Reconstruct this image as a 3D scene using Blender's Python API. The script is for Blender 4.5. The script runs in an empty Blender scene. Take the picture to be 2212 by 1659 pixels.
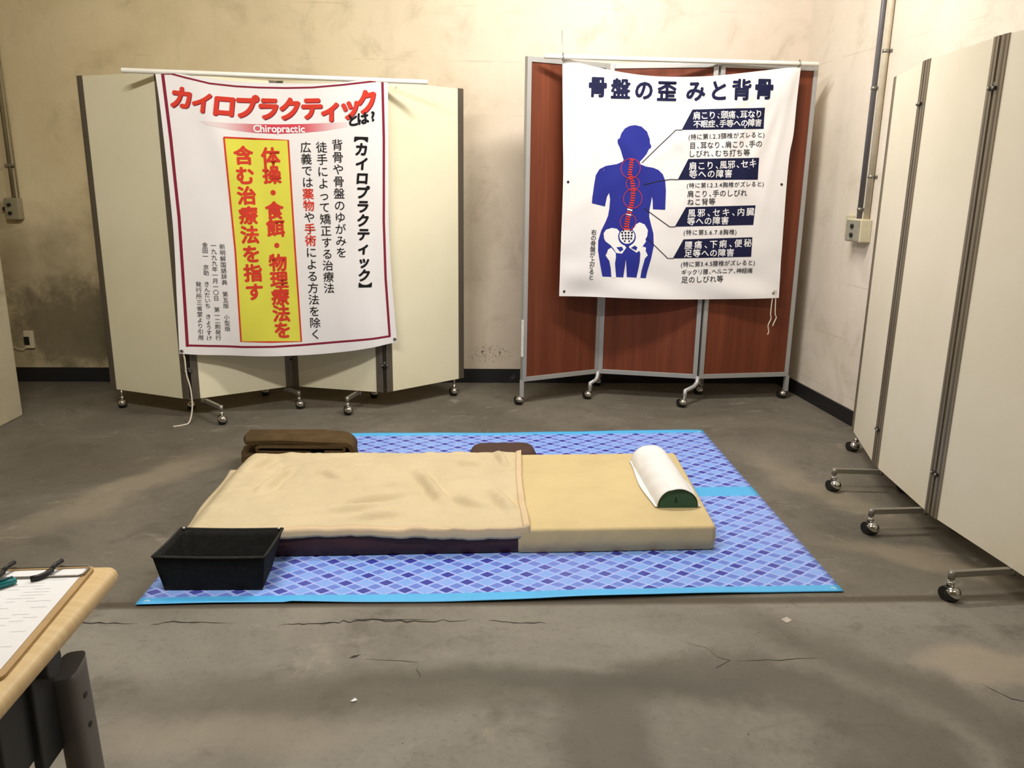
import bpy, bmesh, math, random
from mathutils import Vector, Matrix, noise
random.seed(7)
SC = bpy.context.scene
COL = SC.collection
pi = math.pi

# ---------------------------------------------------------------- camera
cam_d = bpy.data.cameras.new('camera')
cam_d.sensor_width = 36.0
cam_d.lens = 28.32
cam_d.clip_start = 0.05
cam = bpy.data.objects.new('camera', cam_d)
COL.objects.link(cam)
_r = Vector((0.99913641, -0.03955266, 0.01272892))
_u = Vector((-0.00270821, 0.24370564, 0.96984547))
_f = Vector((0.04146208, 0.96904239, -0.24338806))
cam.matrix_world = Matrix(((_r.x, _u.x, -_f.x, 0), (_r.y, _u.y, -_f.y, 0), (_r.z, _u.z, -_f.z, 1.3), (0, 0, 0, 1)))
SC.camera = cam

# ---------------------------------------------------------------- world, lamps, exposure
wd = bpy.data.worlds.new('world'); SC.world = wd; wd.use_nodes = True
wd.node_tree.nodes['Background'].inputs[0].default_value = (1.0, 0.93, 0.8, 1)
wd.node_tree.nodes['Background'].inputs[1].default_value = 0.03
SC.view_settings.view_transform = 'Standard'
SC.view_settings.look = 'None'
SC.view_settings.gamma = 1.0
SC.view_settings.exposure = 0.0
SC.view_settings.use_curve_mapping = False

def tube_light(name, loc, power, col=(1.0, 0.965, 0.915), sx=1.2, sy=0.14, tilt=0.0):
    l = bpy.data.lights.new(name, 'AREA'); l.shape = 'RECTANGLE'; l.size = sx; l.size_y = sy
    l.energy = power; l.color = col
    o = bpy.data.objects.new(name, l); o.location = loc; o.rotation_euler = (math.radians(tilt), 0, 0); COL.objects.link(o)
    return o
# two rows of ceiling tubes over the corner (bare tubes, so they also shine sideways) and a weaker one behind
tube_light('ceiling_tube_light', (0.75, 3.6, 2.96), 36)
tube_light('ceiling_tube_light', (0.6, 3.5, 2.96), 30, tilt=62)  # added light beside the tube above, tilted to brighten the back wall
tube_light('ceiling_tube_light', (-1.1, 1.7, 2.96), 68, tilt=32)
tube_light('ceiling_tube_light', (1.45, 0.5, 2.96), 15)

# ---------------------------------------------------------------- helpers
def lin(c):
    c /= 255.0
    return c / 12.92 if c <= 0.04045 else ((c + 0.055) / 1.055) ** 2.4
def rgb(r, g, b): return (lin(r), lin(g), lin(b), 1.0)

class NT:
    """small node-building helper"""
    def __init__(s, name):
        s.m = bpy.data.materials.new(name); s.m.use_nodes = True
        s.t = s.m.node_tree; s.p = s.t.nodes['Principled BSDF']
        s.tc = s.t.nodes.new('ShaderNodeTexCoord')
        s.obj = s.tc.outputs['Object']
    def n(s, kind, **kw):
        x = s.t.nodes.new(kind)
        for k, v in kw.items(): setattr(x, k, v)
        return x
    def link(s, a, b): s.t.links.new(a, b)
    def put(s, sock, v):
        if hasattr(v, 'is_output'): s.link(v, sock)
        else: sock.default_value = v
    def math(s, op, a, b=0.0, c=None, clamp=False):
        x = s.n('ShaderNodeMath', operation=op, use_clamp=clamp)
        s.put(x.inputs[0], a); s.put(x.inputs[1], b)
        if c is not None: s.put(x.inputs[2], c)
        return x.outputs[0]
    def noise(s, scale, detail=4, rough=0.55, dist=0.0, vec=None, out='Fac'):
        x = s.n('ShaderNodeTexNoise'); x.inputs['Scale'].default_value = scale
        x.inputs['Detail'].default_value = detail; x.inputs['Roughness'].default_value = rough
        x.inputs['Distortion'].default_value = dist
        s.link(vec if vec is not None else s.obj, x.inputs['Vector'])
        return x.outputs[out]
    def step(s, v, a, b):
        x = s.n('ShaderNodeMapRange', interpolation_type='SMOOTHSTEP')
        s.put(x.inputs[0], v); x.inputs[1].default_value = a; x.inputs[2].default_value = b
        return x.outputs[0]
    def mix(s, f, a, b, mode='MIX'):
        x = s.n('ShaderNodeMix', data_type='RGBA', blend_type=mode)
        s.put(x.inputs[0], f); s.put(x.inputs[6], a); s.put(x.inputs[7], b)
        return x.outputs[2]
    def sep(s, v=None):
        x = s.n('ShaderNodeSeparateXYZ'); s.link(v if v is not None else s.obj, x.inputs[0]); return x.outputs
    def scale(s, v3):
        x = s.n('ShaderNodeMapping'); x.inputs['Scale'].default_value = v3; s.link(s.obj, x.inputs[0]); return x.outputs[0]
    def bump(s, h, strength=0.3, dist=0.01):
        x = s.n('ShaderNodeBump'); x.inputs['Strength'].default_value = strength; x.inputs['Distance'].default_value = dist
        s.link(h, x.inputs['Height']); s.link(x.outputs[0], s.p.inputs['Normal'])
    def done(s, col, rough=0.6, metal=0.0, spec=None):
        s.put(s.p.inputs['Base Color'], col); s.put(s.p.inputs['Roughness'], rough)
        s.p.inputs['Metallic'].default_value = metal
        if spec is not None: s.p.inputs['Specular IOR Level'].default_value = spec
        return s.m

def plain(name, c, rough=0.6, metal=0.0, var=0.06, sc=6.0, bump=0.0, bsc=80, bd=0.002, spec=None):
    t = NT(name); c = rgb(*c)
    f = t.noise(sc, 5)
    d = tuple(max(0, x * (1 - var)) for x in c[:3]) + (1,); e = tuple(min(1, x * (1 + var)) for x in c[:3]) + (1,)
    col = t.mix(t.step(f, 0.3, 0.7), d, e)
    if bump: t.bump(t.noise(bsc, 3), bump, bd)
    return t.done(col, rough, metal, spec)

class MB:
    """mesh builder; collects faces in world metres with a material slot per face"""
    def __init__(s): s.v = []; s.f = []; s.m = []; s.sm = []
    def add(s, vs, fs, mi=0, smooth=False):
        o = len(s.v); s.v += [tuple(x) for x in vs]
        for f in fs: s.f.append([i + o for i in f]); s.m.append(mi); s.sm.append(smooth)
    def prism(s, poly, z0, z1, mi=0):
        n = len(poly)
        vs = [(x, y, z0) for x, y in poly] + [(x, y, z1) for x, y in poly]
        fs = [list(range(n))[::-1], list(range(n, 2 * n))] + [[i, (i + 1) % n, n + (i + 1) % n, n + i] for i in range(n)]
        s.add(vs, fs, mi)
    def box(s, x0, x1, y0, y1, z0, z1, mi=0): s.prism([(x0, y0), (x1, y0), (x1, y1), (x0, y1)], z0, z1, mi)
    def obox(s, a, b, w, z0, z1, mi=0, shift=0.0):
        """box along the ground line a-b, w thick, between z0 and z1"""
        a = Vector(a[:2]); b = Vector(b[:2]); d = (b - a).normalized(); n = Vector((-d.y, d.x))
        a = a + n * shift; b = b + n * shift
        s.prism([tuple(a - n * w / 2), tuple(b - n * w / 2), tuple(b + n * w / 2), tuple(a + n * w / 2)], z0, z1, mi)
    def tube(s, path, r, mi=0, seg=10, cap=True):
        P = [Vector(p) for p in path]; n = len(P); rings = []
        rr = r if isinstance(r, (list, tuple)) else [r] * n
        t0 = (P[1] - P[0]).normalized()
        ref = Vector((0, 0, 1)) if abs(t0.z) < 0.9 else Vector((1, 0, 0))
        u = t0.cross(ref).normalized()
        for i in range(n):
            t = ((P[min(i + 1, n - 1)] - P[max(i - 1, 0)])).normalized()
            u = (u - t * u.dot(t)).normalized(); w = t.cross(u)
            rings.append([P[i] + (u * math.cos(2 * pi * k / seg) + w * math.sin(2 * pi * k / seg)) * rr[i] for k in range(seg)])
        vs = [v for q in rings for v in q]
        fs = [[i * seg + k, i * seg + (k + 1) % seg, (i + 1) * seg + (k + 1) % seg, (i + 1) * seg + k] for i in range(n - 1) for k in range(seg)]
        s.add(vs, fs, mi, True)
        if cap: s.add(rings[0], [list(range(seg))[::-1]], mi); s.add(rings[-1], [list(range(seg))], mi)
    def ball(s, c, r, mi_top=0, mi_low=0, cut=0.0, nu=16, nv=10, axis=(0, 0, 1)):
        q = Vector((0, 0, 1)).rotation_difference(Vector(axis).normalized())
        c = Vector(c); vs = []
        for j in range(nv + 1):
            a = pi * j / nv
            for i in range(nu): vs.append(c + q @ Vector((math.sin(a) * math.cos(2 * pi * i / nu), math.sin(a) * math.sin(2 * pi * i / nu), math.cos(a))) * r)
        for j in range(nv):
            m = mi_top if math.cos(pi * (j + 0.5) / nv) > cut else mi_low
            fs = []
            for i in range(nu):
                k = (i + 1) % nu
                if j == 0: fs.append([0, nu + i, nu + k])
                elif j == nv - 1: fs.append([j * nu + i, (nv) * nu, j * nu + k])
                else: fs.append([j * nu + i, (j + 1) * nu + i, (j + 1) * nu + k, j * nu + k])
            s.add(vs, fs, m, True)
    def grid(s, fn, nu, nv, mi=0, smooth=True):
        vs = [fn(i / nu, j / nv) for j in range(nv + 1) for i in range(nu + 1)]
        fs = [[j * (nu + 1) + i, j * (nu + 1) + i + 1, (j + 1) * (nu + 1) + i + 1, (j + 1) * (nu + 1) + i] for j in range(nv) for i in range(nu)]
        if callable(mi):
            for k, f in enumerate(fs): s.add([vs[q] for q in f], [[0, 1, 2, 3]], mi((k % nu + .5) / nu, (k // nu + .5) / nv), smooth)
        else: s.add(vs, fs, mi, smooth)
    def loft(s, rings, mi=0, smooth=True, cap=True):
        n = len(rings[0])
        vs = [v for r in rings for v in r]
        fs = [[j * n + i, j * n + (i + 1) % n, (j + 1) * n + (i + 1) % n, (j + 1) * n + i] for j in range(len(rings) - 1) for i in range(n)]
        s.add(vs, fs, mi, smooth)
        if cap: s.add(rings[0], [list(range(n))[::-1]], mi); s.add(rings[-1], [list(range(n))], mi)
    def build(s, name, mats, parent=None, origin=None, bevel=0.0, merge=True):
        org = Vector(origin) if origin is not None else (WORLD.get(parent.name, Vector()) if parent else Vector())
        me = bpy.data.meshes.new(name)
        me.from_pydata([tuple(Vector(v) - org) for v in s.v], [], s.f)
        for m in (mats if isinstance(mats, (list, tuple)) else [mats]): me.materials.append(m)
        for i, p in enumerate(me.polygons): p.material_index = s.m[i]; p.use_smooth = s.sm[i]
        bm = bmesh.new(); bm.from_mesh(me)
        if merge: bmesh.ops.remove_doubles(bm, verts=bm.verts, dist=1e-5)
        bmesh.ops.recalc_face_normals(bm, faces=bm.faces)
        bm.to_mesh(me); bm.free()
        o = bpy.data.objects.new(name, me); COL.objects.link(o)
        if parent is None or origin is not None:
            o.location = org if parent is None else org - WORLD.get(parent.name, Vector())
        if parent is not None:
            o.parent = parent
        WORLD[o.name] = org
        if bevel:
            b = o.modifiers.new('bevel', 'BEVEL'); b.width = bevel; b.segments = 2; b.limit_method = 'ANGLE'
        return o
WORLD = {}

def tag(o, label, cat, group=None):
    o['label'] = label; o['category'] = cat
    if group: o['group'] = group
    return o
def thing(name, label, cat, loc, group=None):
    o = bpy.data.objects.new(name, None); o.empty_display_size = 0.1; COL.objects.link(o)
    o.location = loc; WORLD[o.name] = Vector(loc)
    return tag(o, label, cat, group)
def struct(name, mb, mats, origin=(0, 0, 0), bevel=0):
    o = mb.build(name, mats, None, origin, bevel); o['kind'] = 'structure'; return o

# ---------------------------------------------------------------- materials
def wall_mat(name, c0, c1, grime, gamt, c2=None, c3=None):
    t = NT(name)
    if c2: # yellower paint towards the left, with the dimmer light there painted in
        c0, c1 = t.mix(t.step(t.math('ADD', t.sep()[0], t.math('MULTIPLY', t.noise(0.8, 3), 1.2)), -1.6, 1.6), rgb(*c0), rgb(*c2)), t.mix(t.step(t.sep()[0], -1.4, 1.0), rgb(*c1), rgb(*c3))
    else: c0, c1 = rgb(*c0), rgb(*c1)
    big = t.noise(0.9, 6, 0.6, 0.4); med = t.noise(3.2, 8, 0.65, 0.6)
    col = t.mix(t.step(big, 0.3, 0.72), c0, c1)
    g = t.math('MULTIPLY', t.step(med, 0.48, 0.78), gamt)
    col = t.mix(g, col, rgb(*grime))
    # vertical drip streaks and faint formwork board lines
    st = t.noise(1.0, 5, 0.6, 0.2, t.scale((5.0, 5.0, 0.35)))
    col = t.mix(t.math('MULTIPLY', t.step(st, 0.55, 0.8), gamt * 0.35), col, rgb(*grime))
    z = t.sep()[2]
    zz = t.math('ADD', z, t.math('MULTIPLY', t.noise(1.3, 2), 0.02))
    ln = t.math('ABSOLUTE', t.math('SUBTRACT', t.math('FRACT', t.math('DIVIDE', zz, 0.31)), 0.5))
    line = t.math('MULTIPLY', t.math('SUBTRACT', 1.0, t.step(ln, 0.0, 0.018)), t.step(t.noise(1.7, 4, 0.6), 0.5, 0.62))
    col = t.mix(t.math('MULTIPLY', line, gamt * 0.8), col, rgb(*grime))
    sp = t.noise(26, 3, 0.6)
    col = t.mix(t.math('MULTIPLY', t.step(sp, 0.72, 0.8), gamt), col, rgb(*grime))
    if c2: # mould specks low on the wall between the two screens
        x, y, zz_ = t.sep(); dx = t.math('DIVIDE', t.math('SUBTRACT', x, .07), .17); dz = t.math('DIVIDE', t.math('SUBTRACT', zz_, .195), .06)
        e = t.math('SUBTRACT', 1.0, t.step(t.math('SQRT', t.math('ADD', t.math('MULTIPLY', dx, dx), t.math('MULTIPLY', dz, dz))), .4, 1.2))
        col = t.mix(t.math('MULTIPLY', e, t.step(t.noise(60, 4, .7), .54, .62)), col, rgb(74, 66, 48))
    if c2: # damp patches far left, part stain, part the left screen's shade painted in
        for cx, cz, rx, rz_, amt in ((-2.55, .34, .55, .38, .8), (-2.75, .75, .35, .28, .3), (-2.1, .3, .5, .3, .4), (-.02, 1.0, .16, .5, .22)):  # last patch: no damp, painted shade of the screens on the wall between
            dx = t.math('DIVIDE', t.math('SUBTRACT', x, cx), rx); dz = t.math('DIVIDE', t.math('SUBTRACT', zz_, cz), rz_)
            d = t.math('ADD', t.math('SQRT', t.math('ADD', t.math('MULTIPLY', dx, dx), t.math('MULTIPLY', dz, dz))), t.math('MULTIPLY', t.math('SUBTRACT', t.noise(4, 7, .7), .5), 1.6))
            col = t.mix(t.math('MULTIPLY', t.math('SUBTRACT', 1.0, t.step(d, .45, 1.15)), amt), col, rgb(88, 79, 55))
    t.bump(t.noise(9, 8, 0.65), 0.25, 0.012)
    return t.done(col, 0.75, 0, 0.25)
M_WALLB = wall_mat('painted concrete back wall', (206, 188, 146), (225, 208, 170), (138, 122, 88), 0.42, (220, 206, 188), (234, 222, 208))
M_WALLR = wall_mat('painted concrete right wall', (216, 205, 188), (230, 220, 206), (160, 146, 120), 0.38)
M_WALLP = wall_mat('painted concrete wall', (206, 190, 152), (226, 212, 180), (140, 126, 92), 0.4)
M_CEIL = plain('ceiling paint', (225, 218, 200), 0.8)
M_PILLAR = wall_mat('bare concrete', (172, 162, 136), (198, 188, 160), (112, 98, 72), 0.95)

def floor_mat():
    t = NT('stained concrete floor')
    x, y, z = t.sep()
    wv = t.noise(2.2, 6, 0.6, 0.0, None, 'Color')
    sw = t.n('ShaderNodeVectorMath', operation='MULTIPLY_ADD'); t.link(wv, sw.inputs[0]); sw.inputs[1].default_value = (0.5, 0.32, 0); t.link(t.obj, sw.inputs[2])
    sb = t.n('ShaderNodeVectorMath', operation='SUBTRACT'); t.link(sw.outputs[0], sb.inputs[0]); sb.inputs[1].default_value = (0.25, 0.16, 0)
    wx, wy, _z = t.sep(sb.outputs[0])
    big = t.noise(1.3, 7, 0.62, 0.7); med = t.noise(4.5, 9, 0.68, 0.4); fine = t.noise(45, 6, 0.7)
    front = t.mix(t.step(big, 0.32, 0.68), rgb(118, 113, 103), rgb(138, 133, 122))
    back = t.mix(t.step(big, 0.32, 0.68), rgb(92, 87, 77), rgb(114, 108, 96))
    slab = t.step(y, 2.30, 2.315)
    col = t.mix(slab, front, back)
    col = t.mix(t.math('MULTIPLY', t.step(med, 0.52, 0.72), 0.5), col, rgb(74, 67, 57))
    lt = t.noise(3.0, 8, 0.7, 0.9, t.scale((1.0, 1.6, 1.0)))
    col = t.mix(t.math('MULTIPLY', t.step(lt, 0.57, 0.72), 0.5), col, rgb(158, 150, 134))
    col = t.mix(t.math('MULTIPLY', t.step(fine, 0.5, 0.8), 0.42), col, rgb(80, 73, 62))
    mott = t.noise(11, 9, 0.75, 1.2, t.scale((1.0, 1.5, 1.0)))
    col = t.mix(t.math('MULTIPLY', t.step(mott, 0.55, 0.7), 0.4), col, rgb(84, 77, 65))
    col = t.mix(t.math('MULTIPLY', t.math('SUBTRACT', 1.0, t.step(mott, 0.30, 0.44)), 0.3), col, rgb(166, 158, 142))
    def ell(cx, cy, rx, ry, soft, amt, c, ring=None, rot=0.0):
        nonlocal col
        ca, sa = math.cos(rot), math.sin(rot)
        dx = t.math('SUBTRACT', wx, cx); dy = t.math('SUBTRACT', wy, cy)
        u = t.math('DIVIDE', t.math('ADD', t.math('MULTIPLY', dx, ca), t.math('MULTIPLY', dy, sa)), rx)
        v = t.math('DIVIDE', t.math('SUBTRACT', t.math('MULTIPLY', dy, ca), t.math('MULTIPLY', dx, sa)), ry)
        d = t.math('SQRT', t.math('ADD', t.math('MULTIPLY', u, u), t.math('MULTIPLY', v, v)))
        if ring: d = t.math('DIVIDE', t.math('ABSOLUTE', t.math('SUBTRACT', d, 1.0)), ring)
        f = t.math('SUBTRACT', 1.0, t.step(d, 1 - soft, 1 + soft))
        col = t.mix(t.math('MULTIPLY', f, min(.8, amt * 1.5)), col, rgb(*c))
    for s in FLOOR_STAINS: ell(*s)
    # joint between the two pours
    jy = t.math('ADD', y, t.math('MULTIPLY', t.math('SUBTRACT', t.noise(3.0, 6, 0.7), 0.5), 0.018))
    j = t.math('SUBTRACT', 1.0, t.step(t.math('ABSOLUTE', t.math('SUBTRACT', jy, 2.318)), 0.012, 0.03))
    col = t.mix(t.math('MULTIPLY', j, 0.62), col, rgb(66, 54, 40))
    spk = t.noise(60, 2, 0.5)
    col = t.mix(t.math('MULTIPLY', t.step(spk, 0.74, 0.78), 0.7), col, rgb(60, 52, 44))
    t.bump(t.noise(22, 8, 0.7), 0.18, 0.008)
    rough = t.math('ADD', 0.42, t.math('MULTIPLY', med, 0.3))
    return t.done(col, rough, 0, 0.35)
FLOOR_STAINS = [
    (0.62, 1.66, 0.36, 0.27, 0.5, 0.42, (84, 78, 68), 0.32),
    (-0.25, 1.86, 0.75, 0.10, 0.6, 0.38, (86, 80, 66)),
    (0.25, 1.90, 0.5, 0.05, 0.6, 0.4, (80, 78, 70)),
    (1.25, 1.75, 0.75, 0.09, 0.7, 0.35, (84, 76, 64), None, -0.9),
    (0.9, 2.0, 0.35, 0.16, 0.6, -0.0, (150, 140, 124)),
    (-0.62, 1.72, 0.3, 0.08, 0.6, 0.3, (150, 140, 122)),
    (1.45, 1.95, 0.18, 0.1, 0.4, 0.35, (176, 162, 142)),
    (-1.9, 3.7, 0.7, 0.3, 0.6, 0.3, (88, 80, 66)),
    (-1.5, 3.3, 0.12, 0.5, 0.5, 0.3, (156, 144, 122), None, -0.4),
    (1.6, 2.6, 0.3, 0.08, 0.6, 0.35, (150, 138, 116), None, -0.5),
    (1.5, 3.3, 0.10, 0.45, 0.6, 0.25, (150, 138, 116), None, 0.35),
]
M_FLOOR = floor_mat()
M_CRACK = plain('floor crack', (48, 42, 34), 0.9)
M_BASE = NT('black painted skirting')
_b = M_BASE.mix(M_BASE.math('MULTIPLY', M_BASE.step(M_BASE.noise(7, 8, 0.7), 0.62, 0.72), 0.5), rgb(26, 25, 27), rgb(92, 88, 80))
M_BASE = M_BASE.done(_b, 0.5)

def laminate(name, c, spots=0.6):
    t = NT(name)
    col = t.mix(t.step(t.noise(1.4, 4), 0.3, 0.7), rgb(*c), rgb(c[0] - 9, c[1] - 9, c[2] - 12))
    v = t.n('ShaderNodeTexVoronoi'); v.inputs['Scale'].default_value = 7.0; t.link(t.obj, v.inputs['Vector'])
    d = t.math('MULTIPLY', t.math('SUBTRACT', 1.0, t.step(v.outputs['Distance'], 0.03, 0.07)), spots)
    d = t.math('MULTIPLY', d, t.step(t.noise(2.3, 3), 0.5, 0.56))
    col = t.mix(d, col, rgb(136, 118, 80))
    return t.done(col, 0.5, 0, 0.3)
M_CREAM = laminate('cream laminate board', (236, 229, 200), .8)
M_CREAMR = laminate('off white laminate board', (232, 224, 204), 0.3)
M_POSTD = plain('bronze anodised aluminium', (112, 104, 92), 0.45, 0.55, 0.08, 3)
M_POSTD2 = plain('brushed bronze aluminium', (140, 130, 112), 0.45, 0.45, 0.08, 3)
M_POSTL = plain('silver aluminium', (178, 178, 176), 0.42, 0.45, 0.05, 3)
M_GROOVE = plain('shaded post groove', (108, 99, 85), 0.5, 0.5)
M_EDGE = plain('dark rubber seal', (34, 32, 30), 0.7)
def wood():
    t = NT('mahogany veneer')
    g = t.noise(1.0, 6, 0.6, 0.3, t.scale((14, 14, 0.7)))
    col = t.mix(t.step(g, 0.3, 0.7), rgb(100, 50, 31), rgb(120, 62, 40))
    g2 = t.noise(1.0, 4, 0.6, 0.1, t.scale((70, 70, 2.0)))
    col = t.mix(t.math('MULTIPLY', t.step(g2, 0.5, 0.7), 0.25), col, rgb(76, 34, 24))
    return t.done(col, 0.5, 0, 0.25)
M_WOOD = wood()
M_CHROME = plain('chrome', (205, 203, 198), 0.18, 1.0, 0.03)
M_BLACK = plain('black rubber', (26, 25, 24), 0.5)
M_STEEL = plain('zinc plated steel', (150, 146, 136), 0.4, 0.7, 0.06)
M_PVCW = plain('white plastic pipe', (240, 238, 226), 0.4)
M_CORD = plain('white cord', (214, 204, 186), 0.85)
M_CLOTH = plain('white polyester cloth', (232, 228, 226), 0.8, 0, 0.02, 3, 0.06, 240, 0.001, 0.15)
INK = dict(maroon=(132, 36, 56), red=(208, 62, 46), black=(24, 23, 26), yellow=(220, 216, 80), whiteink=(236, 234, 234), navy=(28, 30, 62), blue=(44, 50, 140), ink=(46, 46, 52))
INKM = {k: plain('print ' + k, v, 0.75, 0, 0.03, 5, spec=0.15) for k, v in INK.items()}
def redband():
    t = NT('print red gradient'); x = t.sep()[0]
    f = t.math('ABSOLUTE', t.math('SUBTRACT', x, 0.60))
    return t.done(t.mix(t.step(f, 0.06, 0.36), rgb(206, 70, 84), rgb(226, 212, 212)), 0.75, 0, 0.15)
INKM['redband'] = redband()

# ---------------------------------------------------------------- room
X1, YB = 2.018, 5.22                 # right corner of the back wall
RW = lambda y: 2.032 + (5.028 - y) * 0.0729
fl = MB()
fl.grid(lambda u, v: (-4.6 + u * 7.4, -3.0 + v * 8.3, 0.0), 8, 8, 0, False)
def crack(pts, w):
    n = len(pts); L = []; R = []
    for i, (x, y) in enumerate(pts):
        a = .8 * w * max(.04, math.sin(pi * i / (n - 1)) ** .7) * random.uniform(0.5, 1.3) / 2
        L.append((x, y + a, 0.0006)); R.append((x, y - a, 0.0006))
    fl.add(L + R, [[i, n + i, n + i + 1, i + 1] for i in range(n - 1)], 1)
def jag(a, b, n, amp):
    return [(a[0] + (b[0] - a[0]) * i / n, a[1] + (b[1] - a[1]) * i / n + random.uniform(-amp, amp)) for i in range(n + 1)]
crack(jag((-1.30, 2.225), (-1.02, 2.215), 12, .006), .008)
crack(jag((-0.98, 2.20), (-0.93, 2.22), 5, .004) + jag((-0.92, 2.222), (-0.74, 2.208), 8, .004), .007)
crack(jag((-0.60, 2.196), (-0.42, 2.204), 12, .005) + jag((-0.41, 2.215), (-0.02, 2.212), 18, .009), .010)
crack(jag((-0.40, 2.226), (-0.14, 2.222), 10, .005), .006)
crack(jag((0.03, 2.206), (0.21, 2.192), 9, .006), .007)
crack(jag((-0.36, 2.02), (-0.33, 2.035), 3, .004), .014)
crack(jag((-0.33, 2.01), (-0.16, 1.995), 7, .003), .003)
crack([(-0.163, 1.995), (-0.168, 1.96), (-0.155, 1.93), (-0.16, 1.90)], .004)
crack([(0.60, 2.08), (0.66, 2.05), (0.68, 2.0), (0.71, 1.985), (0.66, 1.95), (0.655, 1.90)], .004)
crack(jag((0.72, 1.98), (0.98, 1.99), 8, .004), .003)
crack(jag((1.36, 1.86), (1.40, 1.80), 3, .005) + [(1.46, 1.77)], .006)
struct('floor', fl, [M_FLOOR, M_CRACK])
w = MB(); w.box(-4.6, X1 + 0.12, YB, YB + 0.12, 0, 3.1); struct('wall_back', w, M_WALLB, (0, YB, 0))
w = MB(); w.prism([(X1, YB), (RW(-3.0), -3.0), (RW(-3.0) + .12, -3.0), (X1 + .12, YB)], 0, 3.1); struct('wall_right', w, M_WALLR, (X1, YB, 0))
w = MB(); w.box(-4.72, -4.6, -3.0, YB, 0, 3.1); struct('wall_left', w, M_WALLP, (-4.6, 0, 0))
w = MB(); w.box(-4.6, 2.75, -3.12, -3.0, 0, 3.1); struct('wall_front', w, M_WALLP, (0, -3, 0))
w = MB(); w.box(-4.72, 2.75, -3.12, YB + .12, 3.1, 3.2); struct('ceiling', w, M_CEIL, (0, 0, 3.1))
w = MB(); w.box(-3.15, -2.54, 3.75, 4.425, 0, 3.1); o = struct('pillar', w, M_PILLAR, (-2.54, 4.4, 0), 0.008)
w = MB(); w.box(-4.6, X1 - .012, YB - .012, YB, 0, .093); struct('baseboard_back', w, M_BASE, (0, YB, 0))
w = MB(); w.prism([(X1 - .012, YB - .012), (RW(-3) - .012, -3), (RW(-3), -3), (X1, YB)], 0, .085); struct('baseboard_right', w, M_BASE, (X1, YB, 0))

# ---------------------------------------------------------------- casters and folding screens
def caster_mb(p, top, lean=(0.0, 0.0), r=0.026):
    """ball caster standing on the floor under p; stem up to height top"""
    b = MB(); x, y = p
    c = (x + lean[0], y + lean[1], r + 0.001)
    b.tube([(x, y, top), (x, y, r * 2.2)], 0.0065, 0, 8)
    b.tube([(x, y, r * 2.6), (x, y, r * 2.0)], [0.011, 0.013], 0, 10)
    b.ball(c, r, 0, 1, 0.12, 18, 14, (0.25 + lean[0] * 8, -0.45 + lean[1] * 8, 1))
    b.tube([(c[0] - .9 * r, c[1] + .25 * r, r * .95), (c[0] - .3 * r, c[1] + .5 * r, r * .95)], r * 0.93, 1, 14)
    return b

def folding_screen(root, J, z0, z1, board, post, pw, pt, bt, gap, rails=0.0, hinge_z=(), foot=None):
    panels = []
    for i in range(len(J) - 1):
        a = Vector(J[i]); b = Vector(J[i + 1]); d = (b - a).normalized()
        a = a + d * gap; b = b - d * gap
        m = MB(); m.obox(a + d * pw * .8, b - d * pw * .8, bt, z0 + rails * .5, z1 - rails * .5 - (0.0 if rails else .002))
        mid = (a + b) / 2
        pn = m.build('panel', board, root, (mid.x, mid.y, z0))
        for e, s in ((a, 1), (b, -1)):
            m = MB(); m.obox(e, e + d * pw * s, pt, z0, z1, 0)
            n = Vector((-d.y, d.x))
            # channel grooves of the extruded profile
            for k in (-1, 1):
                c = e + d * pw * s * .5 + n * k * pt / 2
                m.obox(c - d * .005, c + d * .005, .002, z0 + .001, z1 - .001, 1)
            m.build('post', [post, M_GROOVE if not rails else M_POSTL], pn, bevel=.0015)
        if rails:
            for (r0, r1, nm) in ((z0, z0 + rails, 'bottom_rail'), (z1 - rails, z1, 'top_rail')):
                m = MB(); m.obox(a + d * pw, b - d * pw, pt * .9, r0, r1); m.build(nm, post, pn, bevel=.0015)
        panels.append(pn)
    for i in range(1, len(J) - 1):
        m = MB(); j = Vector(J[i])
        m.tube([(j.x, j.y, z0 + .01), (j.x, j.y, z1 - .01)], gap * .8, 0, 8)
        for hz in hinge_z: m.tube([(j.x, j.y, hz - .02), (j.x, j.y, hz + .02)], pt * .48, 1, 12)
        d = (Vector(J[i + 1]) - Vector(J[i - 1])).normalized(); nn = Vector((-d.y, d.x))
        for hz in hinge_z:
            for k in (-1, 1):
                c = j + nn * k * (pt * .5 + .003); m.obox(c - d * pw * .55, c + d * pw * .55, .006, hz - .006, hz + .006, 1)
                for q in (-.35, .35): m.ball((c.x + d.x * pw * q + nn.x * k * .004, c.y + d.y * pw * q + nn.y * k * .004, hz), .0055, 2, 2, 0, 8, 6)
        m.build('hinge', [M_GROOVE, M_BLACK, M_STEEL], root)
    return panels

def arm(root, p, front, back, z=0.092, hw=0.010, post=None):
    """floor bar through p with a caster under each end"""
    p = Vector(p); m = MB()
    a = p + Vector(front); b = p + Vector(back)
    m.obox(a, b, hw * 1.6, z - hw, z + hw)
    for e in (a, b): m.tube([(e.x, e.y, z + .012), (e.x, e.y, z - .018)], .011, 0, 12)
    m.tube([(p.x, p.y, z + .016), (p.x, p.y, z - .016)], .012, 0, 10)
    ar = m.build('caster_arm', M_STEEL, root, (p.x, p.y, z))
    for e in (a, b): caster_mb((e.x, e.y), z - .01, (.006, -.01)).build('caster', [M_CHROME, M_BLACK], ar)

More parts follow.
